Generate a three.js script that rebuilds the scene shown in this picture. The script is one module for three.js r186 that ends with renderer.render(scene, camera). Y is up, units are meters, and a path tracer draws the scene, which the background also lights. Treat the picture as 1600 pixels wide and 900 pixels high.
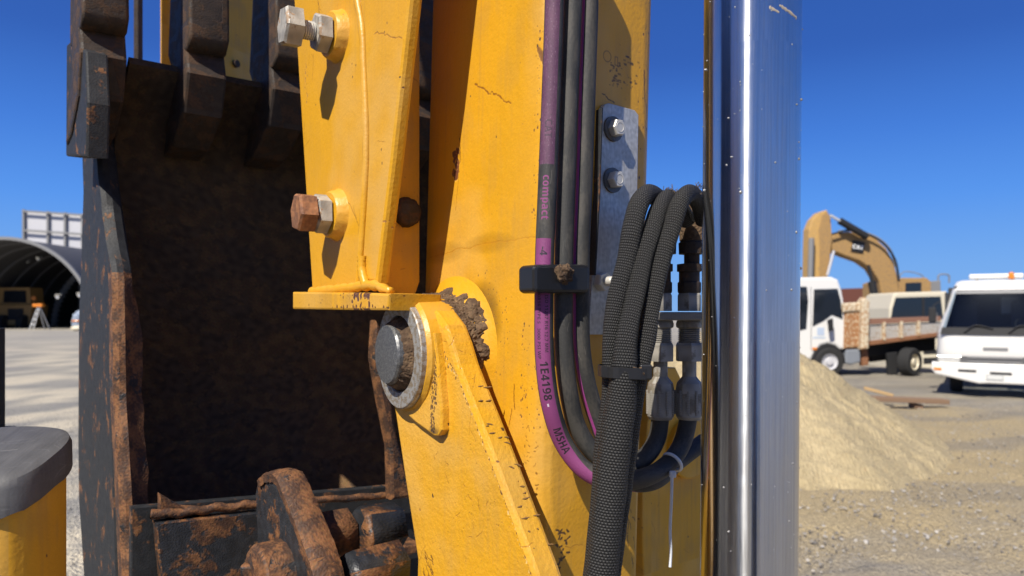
import * as THREE from 'three';
import { mergeGeometries, mergeVertices, toCreasedNormals } from 'three/addons/utils/BufferGeometryUtils.js';
import { RoundedBoxGeometry } from 'three/addons/geometries/RoundedBoxGeometry.js';
import { MarchingCubes } from 'three/addons/objects/MarchingCubes.js';
import { createNoise2D, createNoise3D } from 'simplex-noise';

// ---------------------------------------------------------------- camera, sky, sun, exposure
const F = 1150, CX = 800, CY = 490, EYE = 1.6;            // focal length and principal point of a 1600 x 900 picture, eye height
const scene = new THREE.Scene();
const camera = new THREE.PerspectiveCamera(2 * Math.atan(450 / F) * 180 / Math.PI, 16 / 9, 0.05, 1200);
camera.position.set(0, EYE, 0);
camera.lookAt(0, EYE, -1);
camera.setViewOffset(1600, 900, 0, -40, 1600, 900);
camera.focus = 0.9;
camera.userData.fStop = 6.5;
camera.updateProjectionMatrix();

const SUN_EL = 46 * Math.PI / 180, SUN_AZ = 30 * Math.PI / 180;   // behind the camera, to its left
const SUN = new THREE.Vector3(-Math.sin(SUN_AZ) * Math.cos(SUN_EL), Math.sin(SUN_EL), Math.cos(SUN_AZ) * Math.cos(SUN_EL));
const EXPOSURE = 1.42;
{
  const W = 512, H = 256, data = new Float32Array(W * H * 4), d = new THREE.Vector3();
  const stops = [[0, [0.23, 0.45, 0.84]], [0.06, [0.18, 0.41, 0.86]], [0.14, [0.102, 0.314, 0.855]], [0.22, [0.062, 0.215, 0.71]], [0.316, [0.036, 0.125, 0.485]], [0.45, [0.028, 0.1, 0.4]], [1, [0.02, 0.075, 0.3]]];
  const mixed = (e) => {
    let k = 0; while (k < stops.length - 2 && e > stops[k + 1][0]) k++;
    const [a, ca] = stops[k], [b, cb] = stops[k + 1], t = Math.min(1, Math.max(0, (e - a) / (b - a)));
    return ca.map((c, i) => c + (cb[i] - c) * t);
  };
  for (let j = 0; j < H; j++) for (let i = 0; i < W; i++) {
    const lat = (j + 0.5) / H * Math.PI - Math.PI / 2, lon = (i + 0.5) / W * 2 * Math.PI - Math.PI;
    d.set(Math.cos(lat) * Math.cos(lon), Math.sin(lat), Math.cos(lat) * Math.sin(lon));
    let c = mixed(Math.max(0, d.y));
    const g = Math.max(0, d.dot(SUN)), glow = 0.07 * g ** 3 + 0.25 * g ** 24 + 1.0 * g ** 180;
    c = [c[0] + glow * 0.9, c[1] + glow * 0.95, c[2] + glow];
    data.set([...c.map((x) => x / EXPOSURE), 1], (j * W + i) * 4);
  }
  const sky = new THREE.DataTexture(data, W, H, THREE.RGBAFormat, THREE.FloatType);
  sky.mapping = THREE.EquirectangularReflectionMapping; sky.magFilter = THREE.LinearFilter; sky.minFilter = THREE.LinearFilter; sky.needsUpdate = true;
  scene.background = sky; scene.environment = sky;
}
const sun = new THREE.DirectionalLight(new THREE.Color().setRGB(1, 0.93, 0.82), 4.6);
sun.position.copy(SUN).multiplyScalar(60); sun.castShadow = true;
sun.shadow.mapSize.set(4096, 4096);
Object.assign(sun.shadow.camera, { left: -40, right: 40, top: 40, bottom: -40, near: 1, far: 200 });
scene.add(sun, sun.target);
const renderer = new THREE.WebGLRenderer({ antialias: true });
renderer.toneMapping = THREE.LinearToneMapping;
renderer.toneMappingExposure = EXPOSURE;
renderer.shadowMap.enabled = true;
renderer.setSize(1024, 576);

// ---------------------------------------------------------------- helpers
function rng(seed) { let s = seed >>> 0; return () => { s = (s + 0x6d2b79f5) | 0; let t = Math.imul(s ^ (s >>> 15), 1 | s); t = (t + Math.imul(t ^ (t >>> 7), 61 | t)) ^ t; return ((t ^ (t >>> 14)) >>> 0) / 4294967296; }; }
const R0 = rng(11), N2 = createNoise2D(rng(5)), N3 = createNoise3D(rng(9));
const V = (x, y, z) => new THREE.Vector3(x, y, z);
const at = (px, py, d) => V((px - CX) / F * d, EYE + (CY - py) / F * d, -d);
const UP = V(0, 1, 0), U = V(-0.79, 0, 0.613).normalize(), W_ = V(U.z, 0, -U.x);   // U: across the arm, towards the left; W_: out of the arm's front face
const CORNER = V(0.0391, EYE, -0.9);                       // front left corner of the arm at eye height
const arm = (a, b, y) => CORNER.clone().addScaledVector(U, a).addScaledVector(W_, b).setY(y);
const UX = U.clone().applyAxisAngle(UP, -0.1);               // pins and set bolts sit a touch more sideways
class Plane {                                              // a plane that plates are cut on: origin, normal, two axes
  constructor(n, o) { this.n = n; this.o = o; this.e1 = UP.clone().cross(n).normalize(); this.e2 = n.clone().cross(this.e1); this.m = new THREE.Matrix4().makeBasis(this.e1, this.e2, n).setPosition(o); }
  hit(px, py) { const r = V((px - CX) / F, (CY - py) / F, -1); return camera.position.clone().addScaledVector(r, this.o.clone().sub(camera.position).dot(this.n) / r.dot(this.n)); }
  flat(p) { const q = p.clone().sub(this.o); return [q.dot(this.e1), q.dot(this.e2)]; }
  pt(px, py) { return this.flat(this.hit(px, py)); }
}
const sideP = (off) => new Plane(U, CORNER.clone().addScaledVector(U, off));
const frontP = (off) => new Plane(W_, CORNER.clone().addScaledVector(W_, off));
const faceP = (d) => new Plane(V(0, 0, 1), V(0, EYE, -d));
function slab(pl, pts, th, { bevel = 0.002, smooth = false, holes = [] } = {}) {   // a plate whose face lies on the plane, th thick behind it
  const q = pts.map(([x, y]) => new THREE.Vector2(...pl.pt(x, y)));
  if (THREE.ShapeUtils.isClockWise(q)) q.reverse();
  const s = new THREE.Shape();
  if (smooth) { s.moveTo(q[0].x, q[0].y); s.splineThru([...q.slice(1), q[0]]); } else s.setFromPoints(q);
  for (const h of holes) s.holes.push(h);
  const g = new THREE.ExtrudeGeometry(s, { depth: th - 2 * bevel, bevelEnabled: bevel > 0, bevelThickness: bevel, bevelSize: bevel, bevelOffset: -bevel, bevelSegments: 2, curveSegments: 8, steps: 1 });
  g.translate(0, 0, -(th - bevel));
  return g.applyMatrix4(pl.m);
}
function axial(c, axis, prof, seg = 40, crease = 0.5) {     // turned shape about an axis; prof is [radius, height along the axis]
  let g = new THREE.LatheGeometry(prof.map(([r, h]) => new THREE.Vector2(Math.max(r, 1e-5), h)), seg);
  g = toCreasedNormals(g, crease);
  g.applyQuaternion(new THREE.Quaternion().setFromUnitVectors(UP, axis.clone().normalize()));
  return g.translate(c.x, c.y, c.z);
}
function hex(c, axis, r, h, spin = 0, open = 0) {
  let g = new THREE.LatheGeometry([[open, 0], [r, 0], [r, h * 0.86], [r * 0.9, h], [open, h]].map(([a, b]) => new THREE.Vector2(Math.max(a, 1e-5), b)), 6);
  g = g.toNonIndexed(); g.computeVertexNormals(); boxUV(g); g.rotateY(spin);
  g.applyQuaternion(new THREE.Quaternion().setFromUnitVectors(UP, axis.clone().normalize()));
  return g.translate(c.x, c.y, c.z);
}
function tube(points, radius, { seg = 90, rad = 18, ref = null, closed = false, cap = true, wob = 0 } = {}) {   // a hose of changing radius; uv = turn round it, metres along it
  const cv = new THREE.CatmullRomCurve3(points, closed, 'centripetal'), P = cv.getSpacedPoints(seg), L = cv.getLength();
  const fr = cv.computeFrenetFrames(seg, closed), pos = [], nor = [], uv = [], idx = [];
  for (let i = 0; i <= seg; i++) {
    const t = i / seg, T = cv.getTangentAt(t); let Nn = fr.normals[i], Bn = fr.binormals[i];
    if (ref) { Bn = T.clone().cross(ref).normalize(); Nn = Bn.clone().cross(T).normalize(); }
    const r = typeof radius === 'function' ? radius(t) : radius;
    for (let k = 0; k <= rad; k++) {
      const a = k / rad * 2 * Math.PI - Math.PI, d = Nn.clone().multiplyScalar(Math.cos(a)).addScaledVector(Bn, Math.sin(a));
      const rr = r * (1 + (wob ? wob * N3(d.x * 1.3 + t * 9, d.y * 1.3, d.z * 1.3 + t * 5) : 0));
      const p = P[i].clone().addScaledVector(d, rr);
      pos.push(p.x, p.y, p.z); nor.push(d.x, d.y, d.z); uv.push(k / rad, t * L);
    }
  }
  for (let i = 0; i < seg; i++) for (let k = 0; k < rad; k++) { const a = i * (rad + 1) + k, b = a + rad + 1; idx.push(a, a + 1, b, b, a + 1, b + 1); }
  if (cap && !closed) for (const [row, flip] of [[0, 1], [seg, 0]]) {
    const c = pos.length / 3, p = P[row], T = cv.getTangentAt(row / seg).multiplyScalar(flip ? -1 : 1);
    pos.push(p.x, p.y, p.z); nor.push(T.x, T.y, T.z); uv.push(0.5, row / seg * L);
    for (let k = 0; k < rad; k++) { const a = row * (rad + 1) + k; flip ? idx.push(c, a + 1, a) : idx.push(c, a, a + 1); }
  }
  const g = new THREE.BufferGeometry();
  g.setAttribute('position', new THREE.Float32BufferAttribute(pos, 3)); g.setAttribute('normal', new THREE.Float32BufferAttribute(nor, 3)); g.setAttribute('uv', new THREE.Float32BufferAttribute(uv, 2)); g.setIndex(idx);
  return g;
}
const plainUV = (g) => { if (!g.attributes.uv) g.setAttribute('uv', new THREE.Float32BufferAttribute(new Float32Array(g.attributes.position.count * 2), 2)); return g; };
const join = (list) => mergeGeometries(list.map((g) => { const h = plainUV(g.index ? g.toNonIndexed() : g); for (const k of Object.keys(h.attributes)) if (!['position', 'normal', 'uv'].includes(k)) h.deleteAttribute(k); return h; }));
function boxG(c, [sx, sy, sz], r = 0.003, q = null) { const g = new RoundedBoxGeometry(sx, sy, sz, 2, Math.min(r, sx / 2.1, sy / 2.1, sz / 2.1)); if (q) g.applyMatrix4(q); return g.translate(c.x, c.y, c.z); }
const ARMQ = new THREE.Matrix4().makeBasis(U.clone().negate(), UP, W_);      // box axes: across (to the right), up, out of the front face
function lumps(g, amp, f, seed = 0) {                       // rough up a shape along its normals
  g = mergeVertices((() => { const h = g.clone(); h.deleteAttribute('normal'); h.deleteAttribute('uv'); return h; })(), 1e-5); g.computeVertexNormals();
  const p = g.attributes.position, n = g.attributes.normal;
  for (let i = 0; i < p.count; i++) {
    const x = p.getX(i), y = p.getY(i), z = p.getZ(i), k = amp * (N3(x * f + seed, y * f, z * f) + 0.5 * N3(x * f * 2.7, y * f * 2.7 + seed, z * f * 2.7) + 0.25 * N3(x * f * 7, y * f * 7, z * f * 7 + seed));
    p.setXYZ(i, x + n.getX(i) * k, y + n.getY(i) * k, z + n.getZ(i) * k);
  }
  g.computeVertexNormals();
  return boxUV(g);
}
function boxUV(g) {                                         // metres, from the axis that each face looks along
  g = g.index ? g.toNonIndexed() : g; const p = g.attributes.position, n = g.attributes.normal, uv = [];
  for (let t = 0; t < p.count; t += 3) {
    const a = [0, 0, 0]; for (let k = 0; k < 3; k++) { a[0] += Math.abs(n.getX(t + k)); a[1] += Math.abs(n.getY(t + k)); a[2] += Math.abs(n.getZ(t + k)); }
    const w = a.indexOf(Math.max(...a));
    for (let k = t; k < t + 3; k++) uv.push(w === 0 ? p.getZ(k) : p.getX(k), w === 1 ? p.getZ(k) : p.getY(k));
  }
  g.setAttribute('uv', new THREE.Float32BufferAttribute(uv, 2));
  return g;
}
const taken = {}, OFF = new WeakMap();
function numbered(name) { const n = taken[name] = (taken[name] ?? -1) + 1; return n ? name + '_' + String(n).padStart(3, '0') : name; }
function thing(name, label, category, base, group) {
  const o = new THREE.Group(); o.name = numbered(name); o.position.copy(base); scene.add(o); OFF.set(o, base.clone());
  o.userData = { label, category }; if (group) o.userData.group = group;
  return o;
}
function part(name, g, m, parent, label) {                 // g in world metres; a child of a thing or of one of its parts
  const off = OFF.get(parent); g.translate(-off.x, -off.y, -off.z);
  const o = new THREE.Mesh(g, m); o.name = name; parent.add(o); OFF.set(o, off);
  if (label) o.userData.label = label;
  return o;
}
function struct(name, g, m, kind = 'structure') { const o = new THREE.Mesh(g, m); o.name = name; o.userData.kind = kind; scene.add(o); return o; }

// ---------------------------------------------------------------- materials
const s8 = (x) => { x = Math.min(1, Math.max(0, x)); return 255 * (x <= 0.0031308 ? 12.92 * x : 1.055 * x ** (1 / 2.4) - 0.055); };
const lerp = (a, b, t) => a.map((x, i) => x + (b[i] - x) * t), sat = (x) => Math.min(1, Math.max(0, x)), sstep = (a, b, x) => { const t = sat((x - a) / (b - a)); return t * t * (3 - 2 * t); };
const std = (o) => new THREE.MeshStandardMaterial(o), lin = (r, g, b) => new THREE.Color().setRGB(r, g, b);
function fill(w, h, f) {                                    // canvas whose pixels are f(x, y) -> linear rgb
  const c = document.createElement('canvas'); c.width = w; c.height = h; const x = c.getContext('2d'), im = x.createImageData(w, h);
  for (let j = 0; j < h; j++) for (let i = 0; i < w; i++) { const q = f(i, j), k = (j * w + i) * 4; im.data[k] = s8(q[0]); im.data[k + 1] = s8(q[1]); im.data[k + 2] = s8(q[2]); im.data[k + 3] = 255; }
  x.putImageData(im, 0, 0);
  return c;
}
function grey(w, h, f) { const c = document.createElement('canvas'); c.width = w; c.height = h; const x = c.getContext('2d'), im = x.createImageData(w, h); for (let j = 0; j < h; j++) for (let i = 0; i < w; i++) { const q = 255 * sat(f(i, j)), k = (j * w + i) * 4; im.data[k] = im.data[k + 1] = im.data[k + 2] = q; im.data[k + 3] = 255; } x.putImageData(im, 0, 0); return c; }
function tex(c, srgb, sx = 1, sy = 1, ox = 0, oy = 0) {     // one texture covers sx by sy metres, starting at ox, oy
  const t = new THREE.CanvasTexture(c); t.wrapS = t.wrapT = THREE.RepeatWrapping; t.magFilter = THREE.LinearFilter;
  if (srgb) t.colorSpace = THREE.SRGBColorSpace;
  t.repeat.set(1 / sx, 1 / sy); t.offset.set(-ox / sx, -oy / sy);
  return t;
}
const tor = (f, i, j, w, h, z = 0) => { const a = i / w * 2 * Math.PI, b = j / h * 2 * Math.PI, k = f / (2 * Math.PI); return N3(Math.cos(a) * k + z + 0.71 * Math.cos(b) * k, Math.sin(a) * k + 0.71 * Math.sin(b + z) * k, Math.cos(b) * k * 0.7 - Math.sin(a) * 0.4 * k + z); };

// yellow machine paint with chips, scratches, dust and an orange-peel surface
const YEL = [0.62, 0.312, 0.012];
function yellow(w, h, sx, sy, { seed = 1, chips = 60, scratch = 14, dirt = 0.5, marks = null, ox = 0, oy = 0, grain = 0.1, edge = 0, rough = 0.42, bump = 0.0009 } = {}) {
  const r = rng(seed * 77 + 3), mx = w / sx;
  const c = fill(w, h, (i, j) => {
    const x = i / mx + seed * 3, y = j / mx, big = 0.5 + 0.5 * N2(x * 5, y * 5), mid = N2(x * 23 + 7, y * 19), fine = N2(x * 330, y * 330), streak = N2(x * 90, y * 6 + 4);
    let q = YEL.map((v, k) => v * (1 + 0.05 * (big - 0.5) + 0.025 * mid + grain * (0.4 * fine + 0.6 * (r() - 0.5)) * 0.6));
    const d = dirt * sstep(0.35, 0.95, 0.5 + 0.35 * N2(x * 9 + 30, y * 7) + 0.2 * mid + 0.15 * streak);
    q = lerp(q, [0.36, 0.21, 0.05], d * 0.5);
    q = lerp(q, [0.64, 0.41, 0.13], 0.3 * sstep(0.45, 0.95, 0.5 + 0.45 * N2(x * 3.1 + 11, y * 2.3) + 0.2 * N2(x * 13, y * 13)));
    q = lerp(q, [0.3, 0.17, 0.05], 0.35 * dirt * sstep(0.72, 1, 0.5 + 0.5 * N2(x * 60, y * 1.7 + 20)) * sstep(-0.2, 0.6, N2(x * 3, y * 2 + 8)));
    const dot = N2(x * 140 + 50, y * 140); if (dot > 0.83) q = lerp(q, [0.16, 0.09, 0.03], (dot - 0.83) * 4 * dirt);
    return q;
  });
  const b = grey(w, h, (i, j) => { const x = i / mx + seed * 3, y = j / mx; return 0.55 + 0.09 * N2(x * 120, y * 120) + 0.1 * N2(x * 45, y * 45) + 0.06 * N2(x * 300, y * 300); });
  const A = c.getContext('2d'), B = b.getContext('2d');
  const toC = ([s, t]) => [(s - ox) * mx, h - (t - oy) * mx];           // metres on the plate -> canvas
  const pen = {
    A, B, mx, toC, r,
    chip(x, y, rad, col = null) {
      const n = 9, pts = []; for (let k = 0; k < n; k++) { const a = k / n * 6.283, q = rad * (0.5 + r() * 0.75); pts.push([x + Math.cos(a) * q * 0.75, y + Math.sin(a) * q * 1.15]); }
      for (const [X, col2, gro] of [[A, '#e6b45a', 1.25], [A, col || ['#5b3a26', '#4a2f22', '#6b4630', '#3c2c26'][(r() * 4) | 0], 1], [B, '#3a3a3a', 1]]) { X.fillStyle = col2; X.globalAlpha = X === A && gro > 1 ? 0.4 : 0.9; X.beginPath(); pts.forEach(([u, v], k) => { const uu = x + (u - x) * gro, vv = y + (v - y) * gro; k ? X.lineTo(uu, vv) : X.moveTo(uu, vv); }); X.closePath(); X.fill(); X.globalAlpha = 1; }
    },
    line(pts, wd, col = '#6b431d', al = 0.8, bump = true) {
      for (const [X, cc] of bump ? [[A, col], [B, '#404040']] : [[A, col]]) { X.strokeStyle = cc; X.globalAlpha = al; X.lineCap = 'round'; X.lineJoin = 'round';
        for (let k = 1; k < pts.length; k++) { X.lineWidth = wd * (0.5 + r() * 0.9); X.beginPath(); X.moveTo(...pts[k - 1]); X.lineTo(...pts[k]); X.stroke(); } X.globalAlpha = 1; }
    },
    jag(p, q, wd, n = 9, am = 0.04, col, al) { let wx = 0, wy = 0; n = Math.round(n * 1.6); const L = Math.hypot(q[0] - p[0], q[1] - p[1]), pts = []; for (let k = 0; k <= n; k++) { const t = k / n; wx = wx * 0.7 + (r() - 0.5) * L * am * 0.8; wy = wy * 0.7 + (r() - 0.5) * L * am * 0.8; pts.push([p[0] + (q[0] - p[0]) * t + wx, p[1] + (q[1] - p[1]) * t + wy]); } this.line(pts, wd, col, al); },
    smear(x, y, rx, ry, col, al) { A.save(); A.translate(x, y); A.scale(1, ry / rx); const g = A.createRadialGradient(0, 0, 0, 0, 0, rx); g.addColorStop(0, col); g.addColorStop(1, 'rgba(0,0,0,0)'); A.globalAlpha = al; A.fillStyle = g; A.beginPath(); A.arc(0, 0, rx, 0, 7); A.fill(); A.restore(); A.globalAlpha = 1; },
  };
  for (let k = 0; k < chips; k++) pen.chip(r() * w, r() * h, mx * (0.0005 + 0.0019 * r() ** 4));
  for (let k = 0; k < scratch; k++) { const x = r() * w, y = r() * h, a = r() * 6.3, l = mx * (0.006 + 0.03 * r()); pen.jag([x, y], [x + Math.cos(a) * l, y + Math.sin(a) * l], mx * 0.0007, 6, 0.12, '#7a4d1c', 0.55); }
  if (marks) marks(pen);
  return std({ map: tex(c, true, sx, sy, ox, oy), bumpMap: tex(b, false, sx, sy, ox, oy), bumpScale: bump, roughness: rough, metalness: 0 });
}
function rustTex(n, seed, size, amount, black = [0.018, 0.018, 0.02], tones = null, rough = 0.75, bs = 0.002) {
  const r = rng(seed), [a1, a2, a3] = tones || [[0.055, 0.026, 0.014], [0.19, 0.082, 0.03], [0.30, 0.155, 0.07]];
  const H = new Float32Array(n * n);
  const c = fill(n, n, (i, j) => {
    const x = i / n * size + seed, y = j / n * size;
    const e = 0.5 + 0.4 * N2(x * 9, y * 9) + 0.25 * N2(x * 31, y * 31) + 0.15 * N2(x * 90, y * 90) + 0.08 * N2(x * 260, y * 260), k = sstep(0.62 - amount, 0.82 - amount, e);
    const h = 0.5 + 0.5 * N2(x * 26 + 9, y * 26) * 0.7 + 0.2 * N2(x * 120, y * 120);
    const rust = lerp(lerp(a1, a2, sstep(0.25, 0.8, h)), a3, sstep(0.8, 1.1, h) * 0.8);
    H[j * n + i] = 0.4 + 0.3 * k * (0.6 + 0.6 * h) + 0.12 * N2(x * 200, y * 200);
    return lerp(black.map((v) => v * (1 + 0.35 * N2(x * 40, y * 40))), rust.map((v) => v * (0.85 + 0.3 * r())), k);
  });
  const b = grey(n, n, (i, j) => H[j * n + i]);
  const q = grey(n, n, (i, j) => rough - 0.35 + 0.5 * H[j * n + i]);
  return std({ map: tex(c, true, size, size), bumpMap: tex(b, false, size, size), bumpScale: bs, roughnessMap: tex(q, false, size, size), roughness: 1, metalness: 0 });
}
const M = {
  yel: yellow(1024, 1024, 0.5, 0.5, { seed: 2 }),
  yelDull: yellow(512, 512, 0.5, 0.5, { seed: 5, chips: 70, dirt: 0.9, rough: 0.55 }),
  rust: rustTex(512, 31, 0.35, 0.6),
  rustBlack: rustTex(512, 47, 0.4, 0.12, [0.02, 0.022, 0.026], null, 0.62),
  inside: rustTex(512, 60, 0.9, 0.16, [0.042, 0.029, 0.019], [[0.055, 0.032, 0.017], [0.13, 0.075, 0.033], [0.21, 0.13, 0.065]], 0.9, 0.004),
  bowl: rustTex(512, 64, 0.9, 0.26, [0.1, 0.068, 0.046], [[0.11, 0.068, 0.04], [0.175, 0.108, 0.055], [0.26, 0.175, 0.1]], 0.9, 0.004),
  blackSteel: rustTex(512, 71, 0.5, -0.1, [0.013, 0.0145, 0.017], null, 0.85, 0.001),
  steel: std({ color: lin(0.42, 0.42, 0.40), metalness: 0.9, roughness: 0.45 }),
  zinc: std({ color: lin(0.56, 0.54, 0.49), metalness: 0.3, roughness: 0.45 }),
  boltTan: rustTex(256, 15, 0.1, 0.05, [0.33, 0.31, 0.27], [[0.20, 0.12, 0.06], [0.34, 0.2, 0.1], [0.42, 0.3, 0.17]], 0.62, 0.0006),
  boltRust: rustTex(256, 19, 0.08, 0.5, [0.2, 0.1, 0.05], [[0.16, 0.07, 0.035], [0.30, 0.13, 0.055], [0.42, 0.22, 0.11]], 0.8, 0.0008),
  boltDark: rustTex(256, 23, 0.08, 0.2, [0.03, 0.02, 0.014], [[0.03, 0.018, 0.01], [0.07, 0.035, 0.016], [0.1, 0.05, 0.02]], 0.8, 0.0008),
  darkSteel: rustTex(256, 27, 0.12, 0.02, [0.085, 0.088, 0.092], [[0.06, 0.045, 0.03], [0.14, 0.1, 0.06], [0.2, 0.15, 0.1]], 0.55, 0.0006),
  fitting: rustTex(256, 29, 0.1, 0.02, [0.27, 0.255, 0.225], [[0.15, 0.13, 0.1], [0.21, 0.18, 0.14], [0.25, 0.22, 0.17]], 0.6, 0.0004),
  mud: rustTex(512, 83, 0.12, 0.9, [0.1, 0.07, 0.045], [[0.07, 0.042, 0.024], [0.14, 0.088, 0.048], [0.36, 0.24, 0.11]], 1.1, 0.004),
  rubber: std({ color: lin(0.016, 0.016, 0.017), roughness: 0.48 }),
  plastic: std({ color: lin(0.014, 0.014, 0.015), roughness: 0.36 }),
  tie: std({ color: lin(0.62, 0.66, 0.7), roughness: 0.4 }),
};
// bare scratched and galvanised steel
M.galv = (() => {
  const n = 512, q = rng(8), c = fill(n, n, (i, j) => { const x = i / n, y = j / n, v = 0.46 + 0.08 * N2(x * 22, y * 22) + 0.05 * N2(x * 60, y * 8) + 0.05 * (q() - 0.5), d = sstep(0.3, 0.9, 0.5 + 0.5 * N2(x * 4 + 4, y * 3)); return lerp([v, v, v * 0.97], [0.36, 0.31, 0.24], d * 0.35); });
  const X = c.getContext('2d'); for (let k = 0; k < 60; k++) { X.strokeStyle = k % 3 ? '#d9dad8' : '#6d6a62'; X.globalAlpha = 0.35; X.lineWidth = 0.7 + q(); const x = q() * n, y = q() * n, a = q() * 7, l = 20 + 60 * q(); X.beginPath(); X.moveTo(x, y); X.quadraticCurveTo(x + l * 0.5 * Math.cos(a), y + l * 0.5 * Math.sin(a) + 8, x + l * Math.cos(a), y + l * Math.sin(a)); X.stroke(); }
  return std({ map: tex(c, true, 0.2, 0.2), metalness: 0.35, roughness: 0.42 });
})();
// woven sleeve: rows of short bright threads over black
M.weave = (() => {
  const n = 256, nx = 9, ny = 8, q = rng(21), jit = Array.from({ length: 400 }, () => q());
  const hgt = (i, j) => { const b = Math.floor(j / n * ny), y = (j / n * ny) % 1, x0 = i / n * nx + (b % 2) * 0.5, x = ((x0 % 1) + 1) % 1, k = jit[(Math.floor(x0) % nx) * 17 + b * 7 & 255]; return Math.max(0, Math.sin(Math.PI * x)) ** 0.6 * Math.max(0, Math.sin(Math.PI * y)) ** 0.8 * (0.6 + 0.4 * k); };
  const c = fill(n, n, (i, j) => { const h = hgt(i, j), v = 0.003 + 0.05 * h ** 1.6 * (0.75 + 0.5 * q()); return [v, v * 0.97, v * 0.92]; });
  const mk = (cv, s) => { const t = tex(cv, s, 1, 1); t.repeat.set(3, 1 / 0.0235); return t; };
  return std({ map: mk(c, true), bumpMap: mk(grey(n, n, hgt), false), bumpScale: 0.0016, roughness: 0.62 });
})();
// hose rubber with a cloth-wrapped finish; print(canvas, metresPerPixel) adds stripes and lettering
function hoseMat(len, seed, print) {
  const w = 256, h = 2048, q = rng(seed), mpp = len / h;
  const c = fill(w, h, (i, j) => { const x = i / w, y = j * mpp, wrap = 0.5 + 0.5 * Math.sin((y / 0.0016 + x * 9) * 2.2), d = sstep(0.2, 0.9, 0.5 + 0.5 * N2(x * 3 + seed, y * 14) + 0.25 * N2(x * 14, y * 90)); const v = 0.021 + 0.006 * wrap * q() + 0.01 * q(); return lerp([v, v, v * 0.98], [0.12, 0.105, 0.085], d * 0.3); });
  const X = c.getContext('2d');
  for (let k = 0; k < 50; k++) { X.strokeStyle = '#b9b2a4'; X.globalAlpha = 0.2 + 0.3 * q(); X.lineWidth = 0.6 + 0.8 * q(); const x = q() * w, y = q() * h; X.beginPath(); X.moveTo(x, y); X.quadraticCurveTo(x + (q() - 0.5) * 22, y + 16 * q(), x + (q() - 0.5) * 18, y + 10 + 40 * q()); X.stroke(); }
  X.globalAlpha = 1;
  if (print) print(X, mpp, w, h, q);
  const b = grey(256, 256, (i, j) => 0.5 + 0.25 * Math.sin((j / 256 * 30 + i / 256 * 4) * 2 * Math.PI) * (0.7 + 0.3 * Math.sin(i * 0.8)) + 0.15 * N2(i * 0.05, j * 0.05));
  const t = tex(c, true, 1, len), bt = tex(b, false, 1, 0.045); bt.repeat.x = 3;
  return std({ map: t, bumpMap: bt, bumpScale: 0.0003, roughness: 0.66 });
}

// ---------------------------------------------------------------- ground, sand
const bandAt = (x, z) => {                                  // colour of the yard: pale compacted gravel, yellow sand spilt round the heap
  const d = Math.hypot(x - 3.2, (z + 9.6) * 1.05), n = N2(x * 0.35, z * 0.5) * 0.5 + N2(x * 1.3, z * 1.9) * 0.3 + N2(x * 4, z * 5) * 0.15;
  let c = lerp([0.37, 0.33, 0.255], [0.27, 0.25, 0.21], sat(0.5 + n));
  c = lerp(c, [0.16, 0.155, 0.145], sstep(0.25, 0.75, n + 0.35 * N2(x * 2.2 + 8, z * 1.1)) * (z > -7.5 ? 0.75 : 0.3));
  c = lerp(c, [0.44, 0.345, 0.185], sstep(7.8, 3.2, d + n * 2.4) * 0.9);
  c = lerp(c, [0.24, 0.215, 0.17], 0.6 * sstep(0.55, 0.85, Math.sin((z + 0.16 * x) * 2.9 + 0.8 * N2(x * 0.4, z * 0.4))) * sstep(2, 5, x));   // wheel tracks
  const pale = 0.5 + 0.55 * N2(x * 0.75 + 3, z * 0.3) + 0.3 * N2(x * 1.9, z * 0.9) + 0.12 * N2(x * 5, z * 4);
  c = lerp(c, lerp([0.29, 0.28, 0.25], [0.63, 0.56, 0.42], sstep(0.1, 0.95, pale)), sstep(0.5, -2, x));
  const far = sstep(24, 60, Math.hypot(x, z));
  return lerp(c, lerp([0.42, 0.385, 0.32], [0.33, 0.315, 0.28], sat(0.5 + 1.2 * N2(x * 0.09, z * 0.16))), far * 0.8);
};
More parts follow.
